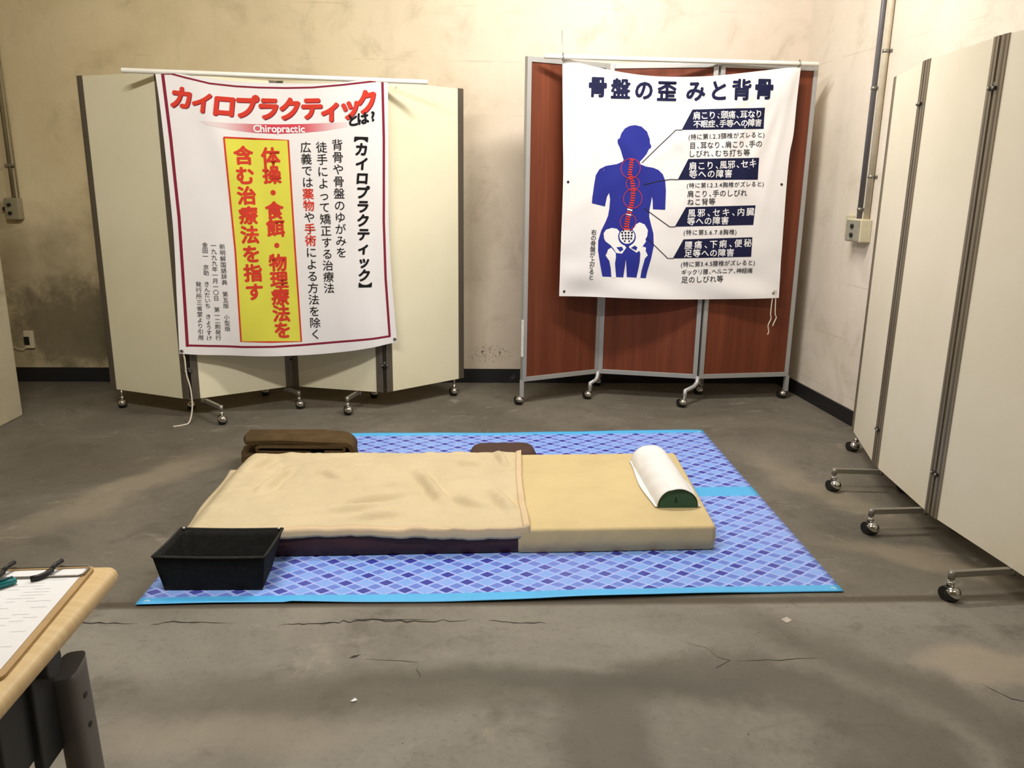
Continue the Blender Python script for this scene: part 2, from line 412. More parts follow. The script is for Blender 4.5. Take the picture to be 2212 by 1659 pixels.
# cream screen behind the left banner
S1 = thing('folding_screen', 'cream four-panel folding screen on casters behind the banner with the yellow box', 'folding screen', (-1.1, 4.65, 0))
J1 = [(-2.129, 4.63), (-1.595, 4.387), (-1.104, 4.700), (-0.542, 4.549), (-0.096, 4.919)]
folding_screen(S1, J1, .107, 1.815, M_CREAM, M_POSTD, .040, .030, .024, .006, 0, (.27, 1.62))
arm(S1, (-1.545, 4.425), (.150, -.160), (-.118, .140))
arm(S1, (-1.150, 4.690), (.105, -.110), (-.170, .190))
arm(S1, (-0.695, 4.602), (-.050, -.150), (.050, .230))
for p in ((-2.062, 4.592), (-0.152, 4.880)):
    caster_mb(p, .107, (0, -.006)).build('caster', [M_CHROME, M_BLACK], S1)

# brown screen behind the right banner
S2 = thing('folding_screen', 'dark red-brown wood-grain three-panel folding screen with silver frame in the right corner', 'folding screen', (1.1, 4.8, 0))
J2 = [(.250, 4.660), (.745, 4.892), (1.342, 4.752), (1.932, 4.828)]
folding_screen(S2, J2, .145, 1.962, M_WOOD, M_POSTL, .026, .032, .018, .005, .028, ())
for (top, mid, end, bk) in (((.745, 4.880), (.742, 4.872), (.690, 4.812), (.800, 5.150)), ((1.340, 4.742), (1.334, 4.730), (1.236, 4.625), (1.42, 4.93))):
    m = MB()
    m.tube([(top[0], top[1], .16), (mid[0], mid[1], .125), (mid[0] + (end[0] - mid[0]) * .25, mid[1] + (end[1] - mid[1]) * .25, .105), (end[0], end[1], .098), (end[0], end[1], .05)], .013, 0, 10)
    m.tube([(mid[0], mid[1], .118), ((mid[0] + bk[0]) / 2, (mid[1] + bk[1]) / 2, .105), (bk[0], bk[1], .098), (bk[0], bk[1], .05)], .013, 0, 10)
    lg = m.build('leg', M_POSTL, S2)
    for e in (end, bk): caster_mb(e, .07, (-.012, -.01)).build('caster', [M_CHROME, M_BLACK], lg)
for (p, s) in (((.258, 4.664), 1), ((1.925, 4.827), -1)):
    m = MB(); m.obox((p[0] - .012, p[1]), (p[0] + .012, p[1]), .030, .05, .15)
    lg = m.build('leg', M_POSTL, S2)
    caster_mb(p, .07, (-.012, .004)).build('caster', [M_CHROME, M_BLACK], lg)
m = MB(); m.box(.249, .264, 4.640, 4.6432, .30, .52); m.build('sticker', plain('pale sticker', (205, 202, 192), 0.6, 0, .12, 60), S2)

# off white screen along the right wall
S3 = thing('folding_screen', 'off white folding screen with wide grey posts standing along the right wall', 'folding screen', (1.8, 3.0, 0))
J3 = [(1.905, 3.830), (1.765, 3.305), (1.712, 2.755), (1.752, 2.190)]
folding_screen(S3, J3, .105, 1.785, M_CREAMR, M_POSTD2, .036, .034, .026, .005, 0, (.27, 1.62))
arm(S3, (1.757, 3.255), (-.200, .012), (.110, -.01))
arm(S3, (1.722, 2.830), (-.215, -.010), (.150, .01))
arm(S3, (1.742, 2.334), (-.215, -.022), (.170, .015))
caster_mb((1.905, 3.800), .105, (-.01, -.006)).build('caster', [M_CHROME, M_BLACK], S3)

# ---------------------------------------------------------------- banner poles
def pole(a, b, r, label):
    m = MB(); a = Vector(a); b = Vector(b); d = (b - a).normalized()
    m.tube([a, a + d * .004, b - d * .004, b], [r * .8, r, r, r * .8], 0, 14)
    o = m.build('banner_pole', M_PVCW, None, (a + b) / 2)
    return tag(o, label, 'pole', 'banner poles')
PL1 = pole((-1.771, 4.316, 1.811), (-0.275, 4.543, 1.806), .0125, 'white pole across the top of the cream screen holding the banner with the yellow box')
PL2 = pole((.348, 4.626, 1.958), (1.905, 4.760, 1.963), .0125, 'white pole across the top of the brown screen holding the spine chart banner')
for pts, r in (([(.449, 4.632, 1.940), (.447, 4.618, 1.972), (.446, 4.635, 2.00), (.443, 4.640, 2.09)], .0018),
               ([(.449, 4.618, 1.945), (.452, 4.614, 1.96), (.452, 4.634, 1.977), (.45, 4.652, 1.96), (.449, 4.634, 1.940)], .003),
               ([(1.79, 4.738, 1.944), (1.793, 4.732, 1.964), (1.793, 4.752, 1.983), (1.793, 4.772, 1.965), (1.79, 4.755, 1.945)], .003)):
    m = MB(); m.tube(pts, r, 0, 6); m.build('tie_wire', M_STEEL, PL2)

# ---------------------------------------------------------------- printed banners
CHIRO_EDGES = {
  'top': [(-0.0004, 0.0021),(0.0091, -0.0127),(0.0772, -0.0059),(0.1861, -0.0174),(0.3385, -0.0319),(0.4962, -0.0377),(0.7588, -0.0333),(0.914, -0.0213),(1.0594, -0.0027),(1.124, -0.0028),(1.148, -0.0042)],
  'right': [(1.148, -0.0042),(1.1431, -0.2036),(1.1351, -0.7346),(1.143, -1.038),(1.1657, -1.4056)],
  'bottom': [(-0.0003, -1.433),(0.1188, -1.4491),(0.2773, -1.46),(0.4089, -1.465),(0.5697, -1.4642),(0.7077, -1.4602),(0.8705, -1.4473),(1.0147, -1.4285),(1.1657, -1.4056)],
  'left': [(-0.0004, 0.0021),(0.0113, -0.2106),(0.0218, -0.7385),(0.01, -1.126),(-0.0003, -1.433)],
}
CHIRO_EYELETS = [(0.0114, -1.4205),(1.153, -1.3893)]
CHIRO_PRINT = [
 ('line','maroon',[(0.0309,-0.0119),(0.0768,-0.0103),(0.1391,-0.0256),(0.2568,-0.0502),(0.3816,-0.0593),(0.4948,-0.0612),(0.6324,-0.0589),(0.7579,-0.0526),(0.9135,-0.035),(1.059,-0.0141),(1.0854,-0.011)],0.0087,1),
 ('line','maroon',[(0.0354,-0.0096),(0.0481,-0.3218),(0.0557,-0.7147),(0.0473,-1.1265),(0.0417,-1.3983)],0.0153,1),
 ('line','maroon',[(1.1189,-0.0144),(1.1188,-0.2984),(1.1076,-0.7347),(1.1099,-1.0377),(1.1249,-1.3699)],0.0132,1),
 ('line','maroon',[(0.0376,-1.3905),(0.1464,-1.4009),(0.3242,-1.4122),(0.4859,-1.4122),(0.6376,-1.4057),(0.8727,-1.3878),(1.0162,-1.378),(1.1301,-1.3692)],0.0118,1),
 ('text','maroon','カ',(0.1199,-0.1273),(0.122,-0.1274),0.1127,2,0.05,1.0,0.12),
 ('text','red','カ',(0.1166,-0.1238),(0.1188,-0.124),0.1127,3,0.05,1.0,0.12),
 ('text','maroon','イ',(0.2165,-0.1497),(0.2187,-0.1498),0.1061,2,0.05,1.0,0.12),
 ('text','red','イ',(0.2132,-0.1462),(0.2154,-0.1463),0.1061,3,0.05,1.0,0.12),
 ('text','maroon','ロ',(0.3209,-0.1591),(0.3232,-0.1592),0.1201,2,0.05,1.0,0.12),
 ('text','red','ロ',(0.3176,-0.1556),(0.3198,-0.1557),0.1201,3,0.05,1.0,0.12),
 ('text','maroon','プ',(0.4269,-0.1618),(0.4292,-0.1618),0.1188,2,0.05,1.0,0.12),
 ('text','red','プ',(0.4235,-0.1583),(0.4258,-0.1583),0.1186,3,0.05,1.0,0.12),
 ('text','maroon','ラ',(0.5368,-0.1662),(0.5391,-0.1661),0.1173,2,0.05,1.0,0.12),
 ('text','red','ラ',(0.5333,-0.1626),(0.5356,-0.1626),0.1173,3,0.05,1.0,0.12),
 ('text','maroon','ク',(0.6451,-0.166),(0.6474,-0.1659),0.1185,2,0.05,1.0,0.12),
 ('text','red','ク',(0.6416,-0.1624),(0.6439,-0.1624),0.1183,3,0.05,1.0,0.12),
 ('text','maroon','テ',(0.7548,-0.1589),(0.7571,-0.1588),0.1169,2,0.05,1.0,0.12),
 ('text','red','テ',(0.7512,-0.1553),(0.7535,-0.1552),0.1169,3,0.05,1.0,0.12),
 ('text','maroon','ィ',(0.853,-0.1631),(0.8554,-0.1629),0.1206,2,0.05,1.0,0.12),
 ('text','red','ィ',(0.8493,-0.1595),(0.8517,-0.1593),0.1203,3,0.05,1.0,0.12),
 ('text','maroon','ッ',(0.951,-0.1487),(0.9533,-0.1483),0.1216,2,0.05,1.0,0.12),
 ('text','red','ッ',(0.9473,-0.1451),(0.9496,-0.1447),0.1216,3,0.05,1.0,0.12),
 ('text','maroon','ク',(1.0404,-0.1186),(1.0427,-0.118),0.1221,2,0.05,1.0,0.12),
 ('text','red','ク',(1.0366,-0.115),(1.039,-0.1144),0.1221,3,0.05,1.0,0.12),
 ('text','black','と',(0.9607,-0.2092),(0.9632,-0.2088),0.0647,4,0.045,1,0.1),
 ('text','black','は',(1.0121,-0.199),(1.0145,-0.1986),0.065,4,0.045,1,0.1),
 ('text','black','?',(1.065,-0.1847),(1.0674,-0.1843),0.0652,4,0.045,1,0.1),
 ('poly','redband',[(0.1925,-0.2319),(0.3404,-0.2384),(0.4559,-0.2395),(0.5728,-0.2383),(0.6911,-0.2336),(0.8106,-0.2265),(0.9313,-0.2188),(0.9305,-0.2424),(0.8089,-0.2659),(0.6888,-0.2787),(0.5701,-0.2861),(0.4532,-0.283),(0.3382,-0.2712),(0.2251,-0.251)],1),
 ('text','whiteink','Chiropractic',(0.4692,-0.2606),(0.7018,-0.2567),0.0506,4,0.03,1.0,0.0),
 ('vtext','black','【カイロプラクティック】',(1.0009,-0.2822),(0.9934,-1.0962),0.0713,3,0.045,1,0.1),
 ('vtext','black','背骨や骨盤のゆがみを',(0.8754,-0.3354),(0.8756,-0.8968),0.0599,3,0.004,1,0.0),
 ('vtext','black','徒手によって矯正する治療法',(0.7933,-0.349),(0.8021,-1.0906),0.0595,3,0.004,1,0.0),
 ('vtext','black','広義では',(0.7121,-0.3506),(0.7132,-0.5289),0.0591,3,0.004,1,0.0),
 ('vtext','red','薬物',(0.7136,-0.5891),(0.714,-0.6498),0.06,3,0.02,1,0.0),
 ('vtext','black','や',(0.7143,-0.7109),(0.7147,-0.7724),0.0604,3,0.004,1,0.0),
 ('vtext','red','手術',(0.7147,-0.7724),(0.7151,-0.8343),0.0606,3,0.02,1,0.0),
 ('vtext','black','による方法を除く',(0.7155,-0.8967),(0.7182,-1.3458),0.061,3,0.004,1,0.0),
 ('poly','yellow',[(0.3067,-0.3095),(0.463,-0.313),(0.6246,-0.3153),(0.6305,-0.8964),(0.6387,-1.3856),(0.4758,-1.385),(0.3172,-1.3812),(0.3218,-0.8954)],1),
 ('line','red',[(0.3067,-0.3095),(0.463,-0.313),(0.6246,-0.3153),(0.6305,-0.8964),(0.6387,-1.3856),(0.4758,-1.385),(0.3172,-1.3812),(0.3218,-0.8954),(0.3067,-0.3095),(0.463,-0.313)],0.0091,2),
 ('vtext','red','体操・食餌・物理療法を',(0.5311,-0.4013),(0.5415,-1.3212),0.0958,3,0.038,1,0.0),
 ('vtext','red','含む治療法を指す',(0.3963,-0.3979),(0.4053,-1.1092),0.097,3,0.038,1,0.0),
 ('vtext','black','新明解国語辞典\u3000第五版\u3000小型版',(0.2578,-0.8656),(0.2517,-1.3082),0.0304,3,0,1,0.0),
 ('vtext','black','一九九九年一月一〇日\u3000第一二刷発行',(0.2149,-0.8591),(0.2004,-1.3579),0.0303,3,0,1,0.0),
 ('vtext','black','金田一\u3000京助\u3000きんだいち きょうすけ',(0.1719,-0.8558),(0.1541,-1.3568),0.0302,3,0,1,0.0),
 ('vtext','black','発行所三省堂より引用',(0.1232,-1.063),(0.112,-1.3524),0.0304,3,0,1,0.0),
]
PELVIS_EDGES = {
  'top': [(-0.0001, -0.0019),(0.0536, -0.01),(0.1207, -0.0297),(0.3331, -0.0651),(0.5444, -0.0806),(0.8274, -0.0728),(1.1136, -0.0395),(1.2693, -0.0188),(1.3442, -0.017)],
  'right': [(1.3442, -0.017),(1.341, -0.1963),(1.3398, -0.3714),(1.3274, -0.5079),(1.3289, -0.8255),(1.3384, -1.3054)],
  'bottom': [(0.0172, -1.2965),(0.1897, -1.3018),(0.3827, -1.3072),(0.6163, -1.3126),(0.8857, -1.3153),(1.1119, -1.3125),(1.3384, -1.3054)],
  'left': [(-0.0001, -0.0019),(0.0135, -0.3946),(0.0214, -0.629),(0.0193, -0.9792),(0.0172, -1.2965)],
}
PELVIS_EYELETS = [(0.0501, -0.6512),(1.2965, -0.6495),(0.0463, -1.2692),(1.3017, -1.2775)]
PELVIS_PRINT = [
 ('text','navy','骨',(0.1978,-0.1462),(0.2004,-0.1462),0.111,3,0.036,1.0,0.0),
 ('text','navy','盤',(0.3274,-0.1532),(0.33,-0.1532),0.1116,3,0.036,1.0,0.0),
 ('text','navy','の',(0.4603,-0.1549),(0.463,-0.1549),0.112,3,0.036,1.0,0.0),
 ('text','navy','歪',(0.5905,-0.1573),(0.5931,-0.1573),0.1127,3,0.036,1.0,0.0),
 ('text','navy','み',(0.7525,-0.1538),(0.7551,-0.1538),0.1135,3,0.036,1.0,0.0),
 ('text','navy','と',(0.8815,-0.1497),(0.8841,-0.1497),0.114,3,0.036,1.0,0.0),
 ('text','navy','背',(1.0109,-0.1429),(1.0136,-0.1429),0.1144,3,0.036,1.0,0.0),
 ('text','navy','骨',(1.1386,-0.1354),(1.1413,-0.1354),0.115,3,0.036,1.0,0.0),
 ('poly','navy',[(0.7412,-0.2504),(1.1534,-0.2334),(1.1579,-0.347),(0.6851,-0.3609)],1),
 ('poly','navy',[(0.7339,-0.5167),(1.147,-0.5036),(1.152,-0.6253),(0.6794,-0.6328)],1),
 ('poly','navy',[(0.737,-0.7828),(1.1513,-0.7687),(1.1484,-0.8811),(0.6775,-0.8942)],1),
 ('poly','navy',[(0.7342,-0.9655),(1.1493,-0.9511),(1.1517,-1.0649),(0.6777,-1.0759)],1),
 ('text','whiteink','肩こり、頭痛、耳なり',(0.7666,-0.2833),(1.12,-0.2684),0.0446,3,0.015,1.0,0.0),
 ('text','whiteink','不眠症、手等への障害',(0.7697,-0.329),(1.1227,-0.315),0.0425,3,0.015,1.0,0.0),
 ('text','whiteink','肩こり、風邪、セキ',(0.7622,-0.5562),(1.1122,-0.5373),0.0472,3,0.015,1.0,0.0),
 ('text','whiteink','等への障害',(0.7667,-0.6004),(0.9711,-0.5942),0.0473,3,0.015,1.0,0.0),
 ('text','whiteink','風邪、セキ、内臓',(0.7727,-0.8165),(1.123,-0.806),0.0479,3,0.015,1.0,0.0),
 ('text','whiteink','等への障害',(0.7721,-0.8627),(0.9734,-0.8574),0.048,3,0.015,1.0,0.0),
 ('text','whiteink','腰痛、下痢、便秘',(0.7664,-0.9992),(1.1234,-0.9847),0.0483,3,0.015,1.0,0.0),
 ('text','whiteink','足等への障害',(0.7673,-1.0463),(1.022,-1.0414),0.0484,3,0.015,1.0,0.0),
 ('text','ink','(特に第1.2.3頸椎がズレると)',(0.7296,-0.3987),(1.1607,-0.3776),0.0338,3,0.006,1.0,0.0),
 ('text','ink','目、耳なり、肩こり、手の',(0.7524,-0.4446),(1.138,-0.428),0.0402,3,0.006,1.0,0.0),
 ('text','ink','しびれ、むち打ち等',(0.7503,-0.489),(1.0707,-0.4772),0.0404,3,0.006,1.0,0.0),
 ('text','ink','(特に第1.2.3.4胸椎がズレると)',(0.7379,-0.6634),(1.1854,-0.6481),0.0321,3,0.006,1.0,0.0),
 ('text','ink','肩こり、手のしびれ',(0.758,-0.7094),(1.0727,-0.7001),0.0408,3,0.006,1.0,0.0),
 ('text','ink','ねこ背等',(0.7611,-0.7551),(0.8883,-0.7502),0.0409,3,0.006,1.0,0.0),
 ('text','ink','(特に第5.6.7.8胸椎)',(0.7369,-0.9267),(1.0462,-0.9215),0.034,3,0.006,1.0,0.0),
 ('text','ink','(特に第3.4.5腰椎がズレると)',(0.734,-1.1107),(1.1729,-1.0978),0.0344,3,0.006,1.0,0.0),
 ('text','ink','ギックリ腰、ヘルニア、神経痛',(0.7505,-1.156),(1.1526,-1.1459),0.0341,3,0.006,1.0,0.0),
 ('text','ink','足のしびれ等',(0.7572,-1.2002),(0.9733,-1.1945),0.0418,3,0.006,1.0,0.0),
 ('vtext','ink','右の骨盤が上がると',(0.2092,-0.9292),(0.2027,-1.1869),0.0337,3,0.006,1,0.0),
 ('line','ink',[(0.6873,-0.3609),(0.6512,-0.3615),(0.4666,-0.5426)],0.0043,4),
 ('line','ink',[(0.6829,-0.6307),(0.6389,-0.6299),(0.5773,-0.639),(0.4838,-0.6617)],0.0043,4),
 ('line','ink',[(0.6812,-0.8942),(0.6478,-0.8944),(0.5249,-0.8118),(0.4943,-0.7909)],0.0044,4),
 ('line','ink',[(0.6814,-1.0751),(0.6477,-1.0746),(0.5611,-0.9969),(0.5181,-0.9576)],0.0044,4),
 ('poly','blue',[(0.4201,-0.3388),(0.4563,-0.3462),(0.4899,-0.3725),(0.5079,-0.4126),(0.5107,-0.4363),(0.5177,-0.4464),(0.5178,-0.4599),(0.5059,-0.4669),(0.4929,-0.4944),(0.4691,-0.5221),(0.4554,-0.536),(0.4597,-0.5496),(0.493,-0.5615),(0.5368,-0.5677),(0.5666,-0.579),(0.5935,-0.6028),(0.6087,-0.6373),(0.6157,-0.6929),(0.6169,-0.7996),(0.5461,-0.7975),(0.542,-0.7497),(0.5363,-0.7273),(0.5336,-0.7568),(0.5267,-0.8047),(0.5272,-0.8401),(0.5398,-0.8825),(0.5559,-0.9324),(0.5622,-1.0041),(0.5506,-1.0765),(0.5337,-1.1495),(0.527,-1.192),(0.4145,-1.1864),(0.4099,-1.1368),(0.4029,-1.0845),(0.3988,-1.1368),(0.3937,-1.1879),(0.2693,-1.1831),(0.2514,-1.1068),(0.2375,-1.0348),(0.2367,-0.9775),(0.2513,-0.9204),(0.2748,-0.8706),(0.288,-0.8352),(0.2935,-0.793),(0.295,-0.744),(0.2877,-0.7092),(0.2763,-0.7302),(0.2677,-0.7848),(0.1908,-0.7674),(0.1912,-0.7395),(0.1982,-0.6756),(0.2066,-0.6135),(0.2268,-0.5789),(0.262,-0.5613),(0.3263,-0.5502),(0.358,-0.536),(0.3641,-0.5271),(0.3568,-0.5101),(0.3444,-0.4763),(0.3349,-0.4561),(0.3248,-0.4394),(0.3218,-0.4192),(0.3343,-0.4109),(0.3417,-0.3852),(0.3618,-0.358),(0.3882,-0.3441)],1),
 ('poly','whiteink',[(0.2665,-0.9344),(0.2803,-0.9144),(0.3129,-0.9042),(0.3424,-0.909),(0.3577,-0.9231),(0.3573,-0.9623),(0.3694,-0.9837),(0.3909,-1.0015),(0.4019,-1.0158),(0.3783,-1.0498),(0.3449,-1.0464),(0.3291,-1.0234),(0.3097,-1.002),(0.2794,-0.9807),(0.2699,-0.9629)],2),
 ('poly','blue',[(0.3434,-1.014),(0.3765,-1.0102),(0.3861,-1.0267),(0.3668,-1.0398)],3),
 ('poly','whiteink',[(0.4344,-0.9118),(0.4514,-0.8832),(0.4729,-0.871),(0.5029,-0.8828),(0.5231,-0.9147),(0.5212,-0.9469),(0.5112,-0.9684),(0.5155,-0.9792),(0.4983,-1.0045),(0.4847,-1.0276),(0.4633,-1.0436),(0.4212,-1.0171),(0.4171,-1.0085),(0.4421,-0.9904),(0.4528,-0.9545),(0.4392,-0.9332)],2),
 ('poly','blue',[(0.4286,-1.0171),(0.4501,-1.0026),(0.4669,-1.0133),(0.4604,-1.0313)],3),
 ('poly','blue',[(0.455,-0.9531),(0.4536,-0.9676),(0.4482,-0.981),(0.4391,-0.9922),(0.4271,-1.0002),(0.4131,-1.0044),(0.3984,-1.0045),(0.3841,-1.0005),(0.3714,-0.9926),(0.3612,-0.9816),(0.3545,-0.9683),(0.3518,-0.9538),(0.3532,-0.9393),(0.3587,-0.926),(0.3678,-0.9149),(0.3797,-0.9069),(0.3936,-0.9027),(0.4082,-0.9026),(0.4225,-0.9066),(0.4352,-0.9144),(0.4454,-0.9253),(0.4521,-0.9386)],3),
 ('poly','whiteink',[(0.4474,-0.9488),(0.4462,-0.9613),(0.4415,-0.9729),(0.4337,-0.9825),(0.4235,-0.9894),(0.4115,-0.993),(0.3989,-0.9931),(0.3867,-0.9896),(0.3757,-0.9828),(0.3671,-0.9734),(0.3613,-0.9619),(0.3589,-0.9494),(0.3602,-0.9382),(0.365,-0.9278),(0.3728,-0.9192),(0.383,-0.913),(0.3949,-0.9097),(0.4075,-0.9096),(0.4197,-0.9127),(0.4306,-0.9187),(0.4392,-0.9273),(0.445,-0.9376)],4),
 ('circ','navy',(0.3735,-0.9308),0.0062,0.0,5),
 ('circ','navy',(0.3927,-0.9307),0.0062,0.0,5),
 ('circ','navy',(0.4118,-0.9305),0.0062,0.0,5),
 ('circ','navy',(0.4309,-0.9304),0.0062,0.0,5),
 ('circ','navy',(0.3766,-0.9472),0.0062,0.0,5),
 ('circ','navy',(0.3942,-0.9471),0.0062,0.0,5),
 ('circ','navy',(0.4118,-0.9469),0.0062,0.0,5),
 ('circ','navy',(0.4295,-0.9468),0.0063,0.0,5),
 ('circ','navy',(0.3797,-0.9636),0.0062,0.0,5),
 ('circ','navy',(0.3958,-0.9635),0.0062,0.0,5),
 ('circ','navy',(0.4119,-0.9634),0.0063,0.0,5),
 ('circ','navy',(0.428,-0.9633),0.0063,0.0,5),
 ('circ','navy',(0.3912,-0.9785),0.0054,0.0,5),
 ('circ','navy',(0.4171,-0.9784),0.0054,0.0,5),
 ('circ','navy',(0.381,-0.9179),0.0054,0.0,5),
 ('circ','navy',(0.4222,-0.9176),0.0054,0.0,5),
 ('poly','whiteink',[(0.2896,-1.0488),(0.2961,-1.0272),(0.314,-1.0163),(0.3256,-1.0285),(0.3412,-1.0464),(0.3437,-1.0702),(0.3402,-1.1064),(0.3458,-1.15),(0.3514,-1.1917),(0.3238,-1.1895),(0.317,-1.1356),(0.3062,-1.0921),(0.2922,-1.0741),(0.2827,-1.0597)],2),
 ('poly','whiteink',[(0.4985,-1.0081),(0.5175,-1.0151),(0.5155,-1.0332),(0.5295,-1.0584),(0.5134,-1.0767),(0.5075,-1.1057),(0.4986,-1.1495),(0.4934,-1.1935),(0.4709,-1.1936),(0.4795,-1.1423),(0.4847,-1.0986),(0.4858,-1.0478),(0.4791,-1.0334)],2),
 ('poly','red',[(0.4199,-0.5244),(0.3983,-0.5221),(0.3976,-0.5297),(0.4192,-0.532)],5),
 ('poly','red',[(0.4188,-0.5375),(0.397,-0.5351),(0.3964,-0.5428),(0.4182,-0.5451)],5),
 ('poly','red',[(0.4178,-0.5506),(0.3958,-0.5482),(0.3951,-0.5558),(0.4172,-0.5582)],5),
 ('poly','red',[(0.4168,-0.5638),(0.3945,-0.5613),(0.3938,-0.5689),(0.4162,-0.5714)],5),
 ('poly','red',[(0.4157,-0.577),(0.3932,-0.5743),(0.3924,-0.5819),(0.4149,-0.5847)],5),
 ('poly','red',[(0.4145,-0.5902),(0.3917,-0.5874),(0.3909,-0.595),(0.4137,-0.5978)],5),
 ('poly','red',[(0.4126,-0.6014),(0.3895,-0.6024),(0.3901,-0.6101),(0.4132,-0.6091)],5),
 ('poly','red',[(0.4153,-0.6094),(0.3947,-0.6193),(0.3985,-0.6262),(0.4192,-0.6163)],5),
 ('poly','red',[(0.4224,-0.6225),(0.4004,-0.6301),(0.4034,-0.6374),(0.4254,-0.6298)],5),
 ('poly','red',[(0.4277,-0.635),(0.4054,-0.6427),(0.4084,-0.65),(0.4307,-0.6423)],5),
 ('poly','red',[(0.433,-0.6504),(0.409,-0.6528),(0.4101,-0.6605),(0.4341,-0.6581)],5),
 ('poly','red',[(0.4351,-0.6637),(0.4108,-0.6661),(0.412,-0.6738),(0.4362,-0.6714)],5),
 ('poly','red',[(0.4372,-0.6769),(0.4127,-0.6794),(0.4138,-0.6871),(0.4383,-0.6847)],5),
 ('poly','red',[(0.4396,-0.6917),(0.4146,-0.6913),(0.4147,-0.6991),(0.4397,-0.6995)],5),
 ('poly','red',[(0.4394,-0.7057),(0.4142,-0.7041),(0.4139,-0.7118),(0.4392,-0.7135)],5),
 ('poly','red',[(0.4391,-0.7191),(0.4136,-0.7174),(0.4133,-0.7252),(0.4389,-0.7269)],5),
 ('poly','red',[(0.4385,-0.7334),(0.4129,-0.7299),(0.412,-0.7377),(0.4376,-0.7411)],5),
 ('poly','red',[(0.4372,-0.7468),(0.4112,-0.7432),(0.4104,-0.751),(0.4363,-0.7545)],5),
 ('poly','red',[(0.4358,-0.7601),(0.4096,-0.7566),(0.4088,-0.7643),(0.435,-0.7679)],5),
 ('poly','red',[(0.4344,-0.7751),(0.4085,-0.7684),(0.4067,-0.776),(0.4325,-0.7827)],5),
 ('poly','red',[(0.4305,-0.7888),(0.4048,-0.7805),(0.4025,-0.788),(0.4282,-0.7962)],5),
 ('poly','whiteink',[(0.428,-0.8015),(0.3989,-0.7934),(0.3969,-0.8009),(0.426,-0.809)],5),
 ('poly','red',[(0.424,-0.8134),(0.3971,-0.8078),(0.3957,-0.8155),(0.4226,-0.8211)],5),
 ('poly','whiteink',[(0.4231,-0.8269),(0.393,-0.8207),(0.3916,-0.8284),(0.4217,-0.8347)],5),
 ('poly','red',[(0.4193,-0.8399),(0.3919,-0.8343),(0.3905,-0.842),(0.4179,-0.8477)],5),
 ('poly','red',[(0.417,-0.853),(0.3892,-0.8478),(0.3879,-0.8556),(0.4157,-0.8608)],5),
 ('poly','red',[(0.4152,-0.8661),(0.387,-0.8616),(0.386,-0.8694),(0.4142,-0.8739)],5),
 ('poly','red',[(0.4135,-0.8792),(0.385,-0.8754),(0.3841,-0.8832),(0.4127,-0.8871)],5),
 ('poly','red',[(0.4129,-0.8916),(0.384,-0.8902),(0.3839,-0.8981),(0.4128,-0.8995)],5),
 ('poly','red',[(0.4129,-0.9052),(0.3837,-0.9039),(0.3836,-0.9118),(0.4128,-0.9132)],5),
 ('circ','red',(0.4045,-0.573),0.0556,0.0029,6),
 ('circ','red',(0.4216,-0.6555),0.0391,0.0029,6),
 ('circ','red',(0.4258,-0.739),0.0554,0.003,6),
 ('circ','red',(0.4051,-0.8694),0.0477,0.003,6),
]

def curve_at(pts, t):
    """point at parameter t (by chord length) of a smoothed polyline"""
    d = [0.0]
    for a, b in zip(pts, pts[1:]): d.append(d[-1] + math.dist(a, b))
    q = t * d[-1]; n = len(pts)
    for i in range(n - 1):
        if q <= d[i + 1] or i == n - 2:
            u = (q - d[i]) / (d[i + 1] - d[i]); p = [pts[max(i - 1, 0)], pts[i], pts[i + 1], pts[min(i + 2, n - 1)]]
            return tuple(0.5 * (2 * p[1][k] + (p[2][k] - p[0][k]) * u + (2 * p[0][k] - 5 * p[1][k] + 4 * p[2][k] - p[3][k]) * u * u + (3 * p[1][k] - p[0][k] - 3 * p[2][k] + p[3][k]) * u ** 3) for k in (0, 1))
GLY = {}
def glyph(ch, bold):
    """outline of one printed character as flat triangles in a unit square"""
    k = (ch, bold)
    if k not in GLY:
        c = bpy.data.curves.new('glyph', 'FONT'); c.body = ch; c.size = 1; c.resolution_u = 3
        o = bpy.data.objects.new('glyph', c); COL.objects.link(o)
        me = bpy.data.meshes.new_from_object(o.evaluated_get(bpy.context.evaluated_depsgraph_get()))
        V0 = [(v.co.x, v.co.y) for v in me.vertices]; F0 = [list(p.vertices) for p in me.polygons]
        # a heavier weight: the same outline struck several times around a small circle
        ring = [(0, 0)] if bold == 0 else [(bold * math.cos(pi * q / 4), bold * math.sin(pi * q / 4)) for q in range(8)] + ([(0, 0)] if bold > .02 else [])
        GLY[k] = [([(x + a, z + b) for x, z in V0], F0) for a, b in ring]
        bpy.data.objects.remove(o); bpy.data.curves.remove(c); bpy.data.meshes.remove(me)
    return GLY[k]
def adv(ch):
    xs = [p[0] for p in glyph(ch, 0.0)[0][0]]
    return (max(xs) + .06) if xs else .3
LAY = 0.0006
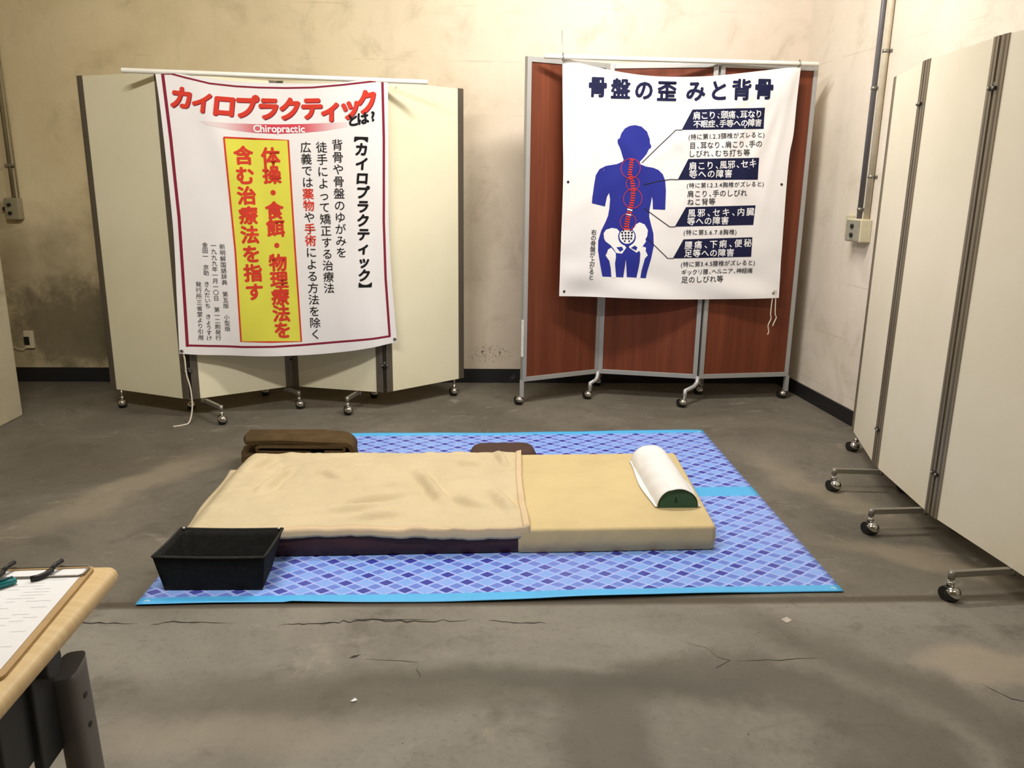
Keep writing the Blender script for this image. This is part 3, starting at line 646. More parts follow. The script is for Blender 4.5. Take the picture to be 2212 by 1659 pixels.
def banner(name, label, loc, rz, edges, prints, eyelets, depth):
    root = thing(name, label, 'banner', loc, 'printed banners')
    root.rotation_euler = (0, 0, rz); WORLD[root.name] = Vector()   # children keep the cloth's own coordinates
    mats = [M_CLOTH]; idx = {}
    for k in INKM: idx[k] = len(mats); mats.append(INKM[k])
    W = max(p[0] for p in edges['bottom']); H = -min(p[1] for p in edges['bottom'])
    def surf(x, z, off): return (x, -(depth(x / W, -z / H) + off), z)
    bm = bmesh.new()
    T, B_, L, R = edges['top'], edges['bottom'], edges['left'], edges['right']
    def coons(u, v):
        t, b = curve_at(T, u), curve_at(B_, u); l, r = curve_at(L, v), curve_at(R, v)
        out = []
        for k in (0, 1):
            out.append((1 - v) * t[k] + v * b[k] + (1 - u) * l[k] + u * r[k] - ((1 - u) * (1 - v) * T[0][k] + u * (1 - v) * T[-1][k] + (1 - u) * v * B_[0][k] + u * v * B_[-1][k]))
        return out
    n1, n2 = 84, 96
    cl = MB(); cl.grid(lambda u, v: surf(*coons(u, v), 0.0), n1, n2)
    # printed matter: flat shapes cut along a fine grid, then laid on the cloth
    def shape(m, vs, fs, lay):
        b = bmesh.new(); bv = [b.verts.new((x, z, 0)) for x, z in vs]
        for f in fs:
            try: b.faces.new([bv[i] for i in f])
            except ValueError: pass
        if any(len(f) > 4 for f in fs): bmesh.ops.triangulate(b, faces=b.faces)
        for ax in (0, 1):
            lo = min(v[ax] for v in vs); hi = max(v[ax] for v in vs); st = 0.022
            k = math.ceil(lo / st)
            while k * st < hi:
                co = [0, 0, 0]; no = [0, 0, 0]; co[ax] = k * st; no[ax] = 1
                bmesh.ops.bisect_plane(b, geom=b.verts[:] + b.edges[:] + b.faces[:], plane_co=co, plane_no=no, dist=1e-6); k += 1
        b.verts.index_update()
        cl.add([surf(v.co.x, v.co.y, LAY * lay) for v in b.verts], [[v.index for v in f.verts] for f in b.faces], idx[m], True)
        b.free()
    for P in prints:
        k, m = P[0], P[1]
        if k == 'poly': shape(m, P[2], [list(range(len(P[2])))], P[3])
        elif k == 'line':
            pts, wd_, lay = P[2], P[3], P[4]; n = len(pts); A = []; C = []
            for i in range(n):
                dx = pts[min(i + 1, n - 1)][0] - pts[max(i - 1, 0)][0]; dz = pts[min(i + 1, n - 1)][1] - pts[max(i - 1, 0)][1]
                if n > 4 and pts[0] == pts[-2] and i >= n - 2: pass
                l = math.hypot(dx, dz); nx, nz = -dz / l * wd_ / 2, dx / l * wd_ / 2
                A.append((pts[i][0] + nx, pts[i][1] + nz)); C.append((pts[i][0] - nx, pts[i][1] - nz))
            shape(m, A + C, [[i, i + 1, n + i + 1, n + i] for i in range(n - 1)], lay)
        elif k == 'circ':
            (cx, cz), r, wd_, lay = P[2], P[3], P[4], P[5]; n = 36 if r > .01 else 10
            o_ = [(cx + r * math.cos(2 * pi * i / n), cz + r * math.sin(2 * pi * i / n)) for i in range(n)]
            if wd_ == 0: shape(m, o_, [list(range(n))], lay)
            else:
                i_ = [(cx + (r - wd_) * math.cos(2 * pi * i / n), cz + (r - wd_) * math.sin(2 * pi * i / n)) for i in range(n)]
                shape(m, o_ + i_, [[i, (i + 1) % n, n + (i + 1) % n, n + i] for i in range(n)], lay)
        else:
            _, _, s, p0, p1, sz, lay, bold, wide, slant = P
            n = len(s)
            if k == 'vtext':
                dx, dz = p1[0] - p0[0], p1[1] - p0[1]; a = math.atan2(dx, -dz)
                pos = [(p0[0] + dx * i / max(n - 1, 1), p0[1] + dz * i / max(n - 1, 1)) for i in range(n)]
            else:
                dx, dz = p1[0] - p0[0], p1[1] - p0[1]; a = math.atan2(dz, dx)
                # full width characters take one cell, narrow ones less
                wds = [1.0 if ord(c) > 0x2000 and c not in '、' else (0.62 if c == '、' else max(adv(c), .3)) for c in s]
                cen = []; q = 0
                for w_ in wds: cen.append(q + w_ / 2); q += w_
                sp = (cen[-1] - cen[0]) or 1
                pos = [(p0[0] + dx * (c - cen[0]) / sp, p0[1] + dz * (c - cen[0]) / sp) for c in cen]
            ca, sa = math.cos(a), math.sin(a)
            for c, (px, pz) in zip(s, pos):
                if c in ' 　': continue
                full = ord(c) > 0x2000
                gx = .5 if (full and c != '、') else (adv(c) / 2)
                for qi, (vs, fs) in enumerate(glyph(c, bold)):
                    out = []
                    for x, z in vs:
                        x, z = (x - gx) * sz * wide, (z - .36) * sz
                        if c in '【】' and k == 'vtext': x, z = z, -x
                        x += z * slant
                        out.append((px + x * ca - z * sa, pz + x * sa + z * ca))
                    shape(m, out, fs, lay + qi * .06)
    cl.build('cloth', mats, root, None, merge=False)
    return root, surf

def depth1(s, t):
    t = min(1.03, max(0.0, t))
    d = .018 * math.sin(2 * pi * (1.25 * s + .30 * t) + .6) * (.25 + .75 * t)
    d += .010 * math.sin(2 * pi * (2.3 * s - .85 * t) + 1.2) * t * t
    d += .012 * math.exp(-((s - .16 - .38 * t) / .06) ** 2) * (1 - t) * min(1, t * 6)
    d += .010 * math.exp(-((s - .90 + .16 * (1 - t)) / .05) ** 2) * t ** 1.5
    d -= .012 * math.exp(-((s - .74 + .25 * (1 - t)) / .07) ** 2) * max(0, t - .35)
    d += .016 * math.sin(pi * s) * math.exp(-t / .05)
    return d + .004
def depth2(s, t):
    t = min(1.03, max(0.0, t))
    d = .006 * math.sin(2 * pi * (1.6 * s + .5 * t))
    for (cx, sg) in ((.02, 1), (.98, -1)):
        for k, (sl, amp, wd_) in enumerate(((.15, .010, .018), (.38, .012, .028), (.75, .012, .04), (1.5, .010, .06))):
            q = (s - cx) * sg - sl * t
            d += amp * math.exp(-(q / wd_) ** 2) * max(0, 1 - t * 1.3) * min(1, t * 8)
    d += .007 * math.sin(2 * pi * (4.5 * t + 1.3 * s) + 2 * math.sin(5 * s)) * max(0, (t - .72) / .28)
    d += .006 * math.sin(2 * pi * (6.2 * t - 2.1 * s)) * max(0, (t - .8) / .2)
    d += .012 * math.exp(-(t / .028) ** 2) * math.sin(pi * min(1, max(0, s)))
    return d + .012
BN1, sf1 = banner('printed_banner', 'white cloth banner with red katakana title, maroon border and tall yellow box', (-1.615, 4.342, 1.812), 0.15040, CHIRO_EDGES, CHIRO_PRINT, CHIRO_EYELETS, depth1)
BN2, sf2 = banner('printed_banner', 'white cloth banner charting a blue torso with red spine and navy captions', (.449, 4.669, 1.955), 0.04836, PELVIS_EDGES, PELVIS_PRINT, PELVIS_EYELETS, depth2)

def eyelets(root, pts, sf, mat, r, dark=True):
    for (x, z) in pts:
        m = MB(); c = Vector(sf(x, z, .0012)); n = 14
        m.loft([[c + Vector((math.cos(2 * pi * i / n) * q, -h, math.sin(2 * pi * i / n) * q)) for i in range(n)] for q, h in ((r * .45, 0), (r * .5, .0018), (r * .8, .0024), (r, .0012), (r, -.0008))], 0, True, False)
        m.add([c + Vector((math.cos(2 * pi * i / n) * r * .5, -.0004, math.sin(2 * pi * i / n) * r * .5)) for i in range(n)], [list(range(n))], 1)
        m.build('eyelet', [mat, M_EDGE], root, None)
eyelets(BN1, CHIRO_EYELETS, sf1, M_STEEL, .010)
eyelets(BN2, PELVIS_EYELETS, sf2, M_EDGE, .007)
def in_root(root, p):
    return Matrix.Rotation(-root.rotation_euler.z, 4, 'Z') @ (Vector(p) - root.location)
def cord(root, pts, r):
    m = MB(); P = []
    q = [in_root(root, p) for p in pts]
    for i in range(len(q) - 1):
        for k in range(6):
            u = k / 6; a = q[max(i - 1, 0)]; b = q[i]; c = q[i + 1]; d = q[min(i + 2, len(q) - 1)]
            P.append(0.5 * (2 * b + (c - a) * u + (2 * a - 5 * b + 4 * c - d) * u * u + (3 * b - a - 3 * c + d) * u ** 3))
    P.append(q[-1]); m.tube(P, r, 0, 8)
    m.build('tie_cord', M_CORD, root, None)
cord(BN1, [(-1.60, 4.337, .40), (-1.592, 4.335, .34), (-1.589, 4.333, .26), (-1.571, 4.325, .18), (-1.562, 4.300, .08), (-1.570, 4.262, .012), (-1.592, 4.230, .004), (-1.635, 4.200, .004)], .0042)
cord(BN2, [(1.752, 4.712, .70), (1.748, 4.716, .64), (1.747, 4.718, .556), (1.752, 4.718, .523), (1.738, 4.717, .484), (1.745, 4.718, .445), (1.739, 4.717, .426)], .0034)
cord(BN2, [(1.762, 4.712, .70), (1.769, 4.717, .64), (1.775, 4.719, .556), (1.784, 4.72, .53), (1.776, 4.719, .508), (1.766, 4.719, .479)], .0034)


# ---------------------------------------------------------------- mat
def mat_material():
    t = NT('blue plaid picnic sheet'); x, y, z = t.sep()
    u = t.math('ADD', t.math('DIVIDE', x, .134), t.math('DIVIDE', y, .104))
    v = t.math('SUBTRACT', t.math('DIVIDE', x, .134), t.math('DIVIDE', y, .104))
    fu, fv = t.math('FRACT', t.math('ADD', u, 40.0)), t.math('FRACT', t.math('ADD', v, 40.0))
    S = .44
    def inside(f): return t.math('MULTIPLY', t.step(f, .03, .06), t.math('SUBTRACT', 1.0, t.step(f, S - .03, S)))
    def edge(f):
        a = t.math('SUBTRACT', 1.0, t.step(f, .0, .05)); b = t.math('SUBTRACT', 1.0, t.step(t.math('ABSOLUTE', t.math('SUBTRACT', f, S)), .02, .05))
        c = t.step(f, .95, 1.0)
        return t.math('MAXIMUM', t.math('MAXIMUM', a, b), c)
    iu, iv = inside(fu), inside(fv)
    def between(f): return t.math('MULTIPLY', t.step(f, .52, .56), t.math('SUBTRACT', 1.0, t.step(f, .88, .92)))
    mid = t.math('MAXIMUM', t.math('MULTIPLY', iu, between(fv)), t.math('MULTIPLY', iv, between(fu)))
    hat = t.math('ADD', .75, t.math('MULTIPLY', t.math('SINE', t.math('MULTIPLY', u, 62.8)), .25))
    blot = t.step(t.noise(14, 4, 0.6), .35, .7)
    col = t.mix(t.math('MULTIPLY', blot, .7), rgb(138, 174, 242), rgb(116, 168, 238))
    col = t.mix(t.math('MULTIPLY', t.math('MAXIMUM', edge(fu), edge(fv)), .75), col, rgb(192, 200, 255))
    one = t.math('MULTIPLY', mid, hat)
    col = t.mix(one, col, rgb(94, 112, 204))
    col = t.mix(t.math('MULTIPLY', iu, iv), col, rgb(58, 64, 160))
    fade = t.math('MULTIPLY', t.step(t.noise(1.1, 2), .45, .7), .22)
    col = t.mix(fade, col, rgb(170, 176, 245))
    return t.done(col, 0.42, 0, 0.35)
M_MAT = mat_material()
M_BAND = plain('sky blue sheet band', (84, 182, 240), 0.42, 0, .04)
def mat_pt(u, v):
    a = Vector((-1.068, 2.305)).lerp(Vector((1.205, 2.355)), u); b = Vector((-1.06, 4.055)).lerp(Vector((1.213, 4.131)), u)
    p = a.lerp(b, v)
    e = math.exp(-v / .03)
    z = .0035 + .002 * noise.noise((u * 9, v * 7, 1.0)) + .010 * e * (.5 + .5 * math.sin(2 * pi * (1.7 * u + .12))) * (1 if u > .2 else .3) + .006 * math.exp(-(1 - v) / .03) * (.5 + .5 * math.sin(9 * u))
    y = p.y + e * .010 * math.sin(2 * pi * (1.2 * u) + .9)
    return (p.x, y, max(z, .0022))
def mat_mi(u, v):
    return 1 if (v < .026 or v > .975 or .474 < v < .534) else 0
NV = 152
m = MB(); m.grid(mat_pt, 90, NV, mat_mi)
PM = m.build('picnic_mat', [M_MAT, M_BAND], None, (0, 0, 0))
sd = PM.modifiers.new('thickness', 'SOLIDIFY'); sd.thickness = .002; sd.offset = -1
tag(PM, 'blue plaid picnic sheet with sky blue bands spread on the concrete floor', 'mat')
for (u, v) in ((.012, .012), (.988, .012), (.988, .985)):
    p = Vector(mat_pt(u, v)); mm = MB(); n = 12
    mm.loft([[p + Vector((math.cos(2 * pi * i / n) * q, math.sin(2 * pi * i / n) * q, h)) for i in range(n)] for q, h in ((.004, .0005), (.005, .002), (.009, .002), (.0095, .0003))], 0, True, False)
    mm.build('eyelet', M_PVCW, PM)

# ---------------------------------------------------------------- mattress
def rounded_outline(c, r, n=6):
    out = []; k = len(c)
    for i in range(k):
        p = Vector(c[i]); a = (Vector(c[i - 1]) - p).normalized(); b = (Vector(c[(i + 1) % k]) - p).normalized()
        for j in range(n + 1):
            q = j / n; A = p + a * r; B2 = p + b * r
            out.append((A * (1 - q) ** 2 + p * 2 * q * (1 - q) + B2 * q ** 2))
    return out
def inset(poly, d):
    n = len(poly); res = []
    for i in range(n):
        a, b, c = poly[i - 1], poly[i], poly[(i + 1) % n]
        t = (c - a).normalized(); res.append(b + Vector((-t.y, t.x)) * d)
    return res
def soft_slab(mb, corners, r, z0, z1, bev, mi=0, bulge=.0, top=None, n=6, wob=.0):
    o = rounded_outline(corners, r, n)
    rings = [[(p.x, p.y, z0) for p in inset(o, bev * .5)]]
    rings.append([(p.x, p.y, z0 + bev * .5) for p in o])
    rings.append([(p.x, p.y, (z0 + z1) / 2) for p in inset(o, -bulge)])
    for k in range(6):
        a = k / 5 * pi / 2
        rings.append([(p.x, p.y, z1 - bev + math.sin(a) * bev) for p in inset(o, bev * (1 - math.cos(a)))])
    for q in (.06, .15, .3):
        c = Vector((sum(p[0] for p in rings[-1]) / len(o), sum(p[1] for p in rings[-1]) / len(o)))
    if wob:
        rings = [[(x + wob * noise.noise((x * 6, y * 6, z * 6)), y + wob * noise.noise((x * 6, y * 6 + 9, z * 6)), z + wob * noise.noise((x * 7, y * 7, 5 + z)) * (1 if z > z0 + .01 else 0)) for x, y, z in R_] for R_ in rings]
    mb.loft(rings, mi, True, True)
M_SHEET = plain('beige fleece sheet', (206, 186, 140), 0.9, 0, .05, 5, .35, 9, .02, 0.1)
M_DARK = plain('dark maroon vinyl', (64, 34, 30), 0.6, 0, .15, 8, .5, 18, .01)
MT = thing('mattress', 'low mattress in dark maroon vinyl with a beige fitted sheet on its head end', 'mattress', (-.06, 3.09, .004))
m = MB(); soft_slab(m, [(-.985, 2.628), (.20, 2.660), (.20, 3.465), (-.985, 3.44)], .03, .0065, .092, .012, 0, .004, n=8)
m.build('mattress_body', M_DARK, MT)
m = MB(); soft_slab(m, [(.138, 2.652), (.862, 2.672), (.905, 3.490), (.138, 3.470)], .022, .0065, .100, .013, 0, .003, n=8, wob=.003)
m.build('fitted_sheet', M_SHEET, MT)

# ---------------------------------------------------------------- beige blanket over the mattress
M_BLANK = plain('cream fleece blanket', (206, 190, 156), 0.95, 0, .04, 6, .3, 120, .003, 0.05)
M_HEM = plain('cream satin hem', (212, 188, 152), 0.7, 0, .03)
CREASE = [((-.80, 3.28), (-.86, 3.0), .022, .010), ((-.66, 3.22), (-.55, 3.14), .016, .009), ((-.25, 3.22), (-.12, 2.86), .025, .010), ((.06, 3.0), (.13, 2.80), .03, .010),
          ((-.55, 2.86), (-.25, 2.99), .018, .007), ((-.62, 2.78), (-.30, 2.90), .018, .007), ((-.1, 3.34), (.02, 3.30), .02, .008), ((-.9, 3.40), (-.98, 3.25), .02, .012),
          ((-.4, 3.06), (-.30, 3.10), .014, .007), ((-.15, 2.95), (.05, 2.84), .02, .008), ((-.45, 2.74), (-.28, 2.79), .02, .008), ((.09, 3.46), (.12, 3.30), .018, .009)]
def wrinkle(x, y):
    z = .005 * noise.noise((x * 7, y * 7, 3)) + .007 * noise.noise((x * 11 + y * 6, y * 19 - x * 5, 1)) + .0025 * noise.noise((x * 40, y * 46, 6))
    for (a, b, wd_, h) in CREASE:
        dx, dy = b[0] - a[0], b[1] - a[1]; L = dx * dx + dy * dy
        q = max(0, min(1, ((x - a[0]) * dx + (y - a[1]) * dy) / L))
        d = math.hypot(x - a[0] - q * dx, y - a[1] - q * dy)
        z += 2.6 * h * (math.exp(-(d / (wd_ * .8)) ** 2) - .5 * math.exp(-((d - wd_ * 1.6) / wd_) ** 2)) * (.3 + .7 * math.sin(pi * min(1, max(0, q))))
    return z
def blanket_pt(u, v, off=0.0):
    """u: 0 = foot end on the floor, 1 = head edge; v: 0 = front hem, 1 = back"""
    x0 = -1.085 - .045 * v - .015 * math.exp(-v / .06) + .008 * math.sin(9 * v) ; xr = .185 - .012 * math.sin(3.2 * v) + .012 * v
    x = x0 + (xr - x0) * u
    yf = 2.640 + .025 * (x + .98) + .004 * math.sin(9 * x)   # front edge of the mattress below
    yb = 3.472 + .018 * x
    # front: the cloth rolls over the edge and hangs a little
    hang = .036 + .010 * math.sin(5.5 * x + 1)
    L = (yb - yf) + hang + .05
    s = v * L - hang
    zt = .104
    if s < 0:
        y = yf - .010 - .006 * (1 - math.exp(s / .02)); dz = s * .85
    elif s < .02: q = s / .02; y = yf - .010 * (1 - q) ** 1.5 + s * .3 * 0 + s; dz = -.004 * (1 - q) ** 2
    else: y = yf + s; dz = 0
    if y > yb: dz -= (y - yb) * 1.2
    dx = max(0, -.985 - x); q = min(1, dx / .135)
    fall = (q * q * (3 - 2 * q)) * (zt - .008)
    z = zt + dz - fall + wrinkle(x, y) * (1 - .6 * q)
    z += .006 * math.exp(-((u - 1) / .012) ** 2) * math.sin(4 * v + 1) ** 2
    return (x, y, max(z, .010) + off)
m = MB(); m.grid(lambda u, v: blanket_pt(u, v), 130, 90)
BL = m.build('blanket', M_BLANK, None, (-.4, 3.0, 0))
sd = BL.modifiers.new('thickness', 'SOLIDIFY'); sd.thickness = .005; sd.offset = 1
tag(BL, 'cream fleece blanket spread over the mattress and trailing to the floor at its foot', 'blanket')
m = MB(); m.grid(lambda u, v: blanket_pt(.02 + .98 * u, .045 * v, .006), 120, 5)
m.grid(lambda u, v: blanket_pt(1 - .018 + .018 * u, v, .0065), 4, 90)
hm = m.build('hem', M_HEM, BL); sd = hm.modifiers.new('thickness', 'SOLIDIFY'); sd.thickness = .004; sd.offset = 1

# ---------------------------------------------------------------- folded brown blanket
M_BROWN = plain('dark brown fleece', (86, 70, 48), 0.95, 0, .12, 14, .4, 140, .003, 0.05)
def ribbon(path, th):
    n = len(path); A = []; C = []
    for i in range(n):
        a = Vector(path[max(i - 1, 0)]); b = Vector(path[min(i + 1, n - 1)]); t = (b - a).normalized(); nn = Vector((-t.y, t.x)) * th / 2
        p = Vector(path[i]); A.append(p + nn); C.append(p - nn)
    return A + C[::-1]
def arcpts(cx, cz, r, a0, a1, n=8): return [(cx + r * math.cos(math.radians(a0 + (a1 - a0) * i / n)), cz + r * math.sin(math.radians(a0 + (a1 - a0) * i / n))) for i in range(n + 1)]
path_c = [(-.275, .036), (-.285, .042), (-.2, .047), (.0, .045), (.195, .046), (.21, .040)]
path_b = [(.10, .074), (.16, .073)] + arcpts(.185, .0865, .0135, -90, 90) + [(.12, .1005), (.0, .102), (-.17, .103)] + arcpts(-.20, .0890, .0140, 90, 270) + [(-.12, .074), (.04, .071)]
path_a = [(-.262, .112), (-.255, .122), (-.1, .124), (.08, .122), (.17, .116)] + arcpts(.195, .072, .042, 75, -15) + [(.24, .030)] + arcpts(.222, .022, .012, 0, -90, 4) + [(.1, .012), (-.15, .012), (-.28, .0125)]
FB = thing('folded_blanket', 'dark brown fleece blanket folded into a stack behind the foot of the mattress', 'blanket', (-.83, 3.72, .004))
for nm, pt_, th in (('outer_layer', path_a, .020), ('inner_fold', path_b, .0125), ('lower_fold', path_c, .030)):
    prof = ribbon(pt_, th); rings = []
    for k in range(9):
        q = k / 8; yy = 3.535 + .165 * q
        g = 1 - .04 * (2 * q - 1) ** 4
        rings.append([(-.805 + p.x * g + .03 * q * 0 - .02 * q + .006 * noise.noise((p.x * 8, q * 4, p.y * 20)), yy + .012 * noise.noise((p.x * 5, p.y * 30, 4)), .006 + 1.10 * p.y * (1 - .06 * (2 * q - 1) ** 6) + .004 * noise.noise((p.x * 9, q * 5, 2)) * (p.y > .03)) for p in prof])
    m = MB(); m.loft(rings, 0, True, True); m.build(nm, M_BROWN, FB)

# ---------------------------------------------------------------- brown cushion
m = MB(); soft_slab(m, [(-.045, 3.515), (.275, 3.525), (.265, 3.70), (-.035, 3.69)], .07, .006, .092, .04, 0, .006, n=10)
tag(m.build('cushion', plain('dark brown suede', (70, 46, 36), 0.8, 0, .1, 12), None, (.115, 3.64, .004)), 'small dark brown cushion lying behind the middle of the mattress', 'cushion')

# ---------------------------------------------------------------- black basket
M_FELT = plain('black woven fibre', (30, 30, 28), 0.85, 0, .2, 40, .6, 160, .004, 0.2)
M_FELT2 = plain('black folded trim', (46, 46, 43), 0.75, 0, .2, 60, .5, 200, .004, 0.2)
BK = thing('storage_basket', 'open black tapered storage basket on the front left corner of the picnic sheet', 'basket', (-.85, 2.5, .006))
bot = [(-1.011, 2.403), (-.698, 2.400), (-.706, 2.560), (-1.000, 2.562)]
top = [(-1.036, 2.394), (-.682, 2.385), (-.674, 2.604), (-1.022, 2.610)]
ZB, ZT, th = .0075, .128, .006
def toward(c, d):
    g = Vector((sum(p[0] for p in c) / 4, sum(p[1] for p in c) / 4)); out = []
    for p in c:
        p = Vector(p); out.append((p.x + (d if p.x < g.x else -d), p.y + (d if p.y < g.y else -d)))
    return out
bi, ti = toward(bot, th), toward(top, th)
m = MB()
sag = lambda a, b, t, k: (a[0] + (b[0] - a[0]) * t, a[1] + (b[1] - a[1]) * t, k)
N = 12
for k in range(4):
    for (B0, T0, zb, flip) in ((bot, top, ZB, 0), (bi, ti, ZB + th, 1)):
        def f(u, v, B0=B0, T0=T0, zb=zb, k=k):
            a = sag(B0[k], B0[(k + 1) % 4], u, zb); b = sag(T0[k], T0[(k + 1) % 4], u, ZT - .003 * math.sin(pi * u))
            return tuple(a[i] + (b[i] - a[i]) * v for i in range(3))
        m.grid(f, N, 6, 0, True)
    m.grid(lambda u, v, k=k: tuple(sag(top[k], top[(k + 1) % 4], u, ZT - .003 * math.sin(pi * u))[i] * (1 - v) + sag(ti[k], ti[(k + 1) % 4], u, ZT - .003 * math.sin(pi * u))[i] * v for i in range(3)), N, 1, 0, False)
m.add([(p[0], p[1], ZB) for p in bot], [[3, 2, 1, 0]], 0); m.add([(p[0], p[1], ZB + th) for p in bi], [[0, 1, 2, 3]], 0)
m.build('basket_body', M_FELT, BK)
m = MB()
for k in range(4):
    a, b = top[k], top[(k + 1) % 4]
    m.tube([(a[0] + (b[0] - a[0]) * i / 8, a[1] + (b[1] - a[1]) * i / 8, ZT - .003 * math.sin(pi * i / 8) + .001) for i in range(9)], .0045, 0, 8)
m.build('rim', M_FELT2, BK)
for p in (top[2], top[3]):
    m = MB(); c = Vector((p[0] + (.012 if p[0] < -.85 else -.012), p[1] - .006, ZT + .004)); m.ball(c, .005, 0, 0); m.build('rivet', plain('nickel rivet', (225, 220, 210), .25, .8), BK)

# ---------------------------------------------------------------- half round neck pillow
M_PAPER = plain('white paper sheet', (232, 231, 230), 0.75, 0, .01, 4, .25, 14, .01, .2)
M_GREEN = plain('dark green foam', (52, 88, 68), 0.85, 0, .08, 20, .3, 90, .003)
PW = thing('neck_pillow', 'half-round green neck pillow under a white sheet at the head of the mattress', 'pillow', (.76, 3.1, .1))
def half(w0, w1, h, n=22, p=1.0):
    out = []
    for i in range(n + 1):
        a = pi * i / n; c = math.cos(a)
        out.append((w0 * c if c < 0 else w1 * c, h * math.sin(a) ** p))
    return out
def pillow_ring(q, grow, low):
    cx = .752 + .004 * (1 - q); y = 2.842 + q * .505
    w0 = .070 + .010 * q + grow; w1 = .080 + grow
    pts = half(w0, w1, .074 + grow + .006 * math.sin(pi * q), p=.92)
    return [(cx + (x + (.008 * q)) , y + .020 * (x > 0) * 0, .1005 + low + z) for x, z in pts]
m = MB(); m.loft([pillow_ring(q, 0, .0008) for q in (0.0, .01, .3, .6, .98, 1.0)], 0, True, True); m.build('foam_core', M_GREEN, PW)
m = MB()
def cover(u, v):
    q = -.004 + v * 1.03; pts = pillow_ring(q, .0035, .0008)
    n = len(pts) - 1
    flap = .035
    # flaps lie flat on the sheet either side
    if u < .06: a = pts[-1]; b = (a[0] - .018 * (1 - u / .06) * (.4 + .9 * math.sin(3 * v + .3) ** 2), a[1], .1035); return (b[0], b[1], b[2] + .002)
    if u > .94: a = pts[0]; k = (u - .94) / .06; return (a[0] + .020 * k * (.5 + math.sin(4 * v) ** 2 * .7), a[1], .1055)
    k = (1 - (u - .06) / .88) * n; i = min(int(k), n - 1); f = k - i
    p = tuple(pts[i][j] + (pts[i + 1][j] - pts[i][j]) * f for j in range(3))
    wv = .0025 * noise.noise((u * 6, v * 9, 2)) + .0015 * math.sin(30 * v + 6 * u) * (u < .4)
    return (p[0] - wv * .5, p[1] + .012 * (v - .5) * 0 - .006 * (1 - v) * math.sin(pi * u), max(p[2] + wv, .1045))
m.grid(cover, 60, 50, 0)
cv = m.build('paper_cover', M_PAPER, PW); sd = cv.modifiers.new('thickness', 'SOLIDIFY'); sd.thickness = .0012; sd.offset = 1
m = MB(); y_ = 2.8405
m.add([(.752, y_, .150), (.7575, y_, .130), (.7575, y_, .122), (.7465, y_, .122), (.7465, y_, .130)], [[0, 1, 2, 3, 4]], 0); m.build('maker_mark', plain('mark dark green', (26, 52, 40), .8), PW)

# ---------------------------------------------------------------- folding table with clipboard
M_TABLE = NT('pale maple laminate')
_g = M_TABLE.noise(1.0, 5, .6, .3, M_TABLE.scale((3, 60, 3)))
M_TABLE = M_TABLE.done(M_TABLE.mix(M_TABLE.step(_g, .3, .7), rgb(206, 176, 126), rgb(218, 192, 144)), .4, 0, .4)
M_LEG = plain('charcoal powder coat', (102, 99, 97), .45, .1, .05)
M_LEG2 = plain('dark grey steel', (48, 50, 52), .5, .1, .05)
TB = thing('folding_table', 'pale wood topped folding table with dark grey legs at the front left', 'table', (-1.25, 1.0, 0))
def trot(p, a=math.radians(1.5), c=(-.57, 1.2)):
    x, y = p[0] - c[0], p[1] - c[1]
    return (c[0] + x * math.cos(a) - y * math.sin(a), c[1] + x * math.sin(a) + y * math.cos(a))
ot = [Vector(trot(p)) for p in ((-2.1, .80), (-.57, .80), (-.57, 1.203), (-2.1, 1.203))]
m = MB(); o_ = rounded_outline(ot, .022, 6); rings = []
for k in range(7):
    a = -pi / 2 + pi * k / 6
    rings.append([(p.x, p.y, .6845 + .0145 * math.sin(a)) for p in inset(o_, .0125 * (1 - math.cos(a)))])
rings.append([(p.x, p.y, .700) for p in inset(o_, .0165)])
m.loft(rings, 0, True, True); m.build('tabletop', M_TABLE, TB)
def tbox(mb, x0, x1, y0, y1, z0, z1, mi=0):
    mb.prism([trot((x0, y0)), trot((x1, y0)), trot((x1, y1)), trot((x0, y1))], z0, z1, mi)
for xo in (0, -1.36):
    m = MB(); c = trot((-.609 + xo, 1.080))
    oval = [(c[0] + .019 * (abs(math.cos(t)) ** .55) * (1 if math.cos(t) > 0 else -1), c[1] + .027 * (abs(math.sin(t)) ** .55) * (1 if math.sin(t) > 0 else -1)) for t in [2 * pi * i / 28 for i in range(28)]]
    m.loft([[(x + .035 * (.6 - z), y, z) for x, y in oval] for z in (.03, .3, .58)] + [[(x, y, .598 + (x - c[0]) * .15 + (y - c[1]) * .25) for x, y in oval]], 0, True, True)
    for hz in (.55, .50):
        m.tube([(c[0] + .015 + .035 * (.6 - hz), c[1] - .002, hz), (c[0] + .0198 + .035 * (.6 - hz), c[1] - .002, hz)], .005, 1, 10)
    lg = m.build('leg', [M_LEG, M_BLACK], TB)
    m = MB(); f = trot((-.632 + xo, 1.0)); m.obox((f[0], f[1] - .22), (f[0], f[1] + .22), .05, .0, .032); m.build('foot', M_LEG, lg, bevel=.006)
    m = MB()
    tbox(m, -.645 + xo, -.628 + xo, .93, 1.10, .50, .672); tbox(m, -.690 + xo, -.640 + xo, .90, 1.16, .662, .671)
    m.tube([(*trot((-.665 + xo, 1.03)), .635), (*trot((-.600 + xo, 1.03)), .635)], .022, 0, 14)
    m.prism([trot((-.632 + xo, 1.00)), trot((-.618 + xo, 1.00)), trot((-.618 + xo, 1.06)), trot((-.632 + xo, 1.06))], .475, .64)
    m.build('leg_bracket', M_LEG2, TB, bevel=.003)
m = MB(); tbox(m, -1.99, -.655, .955, 1.005, .53, .60); tbox(m, -1.99, -.66, 1.06, 1.10, .60, .66); m.build('stretcher', M_LEG2, TB, bevel=.002)

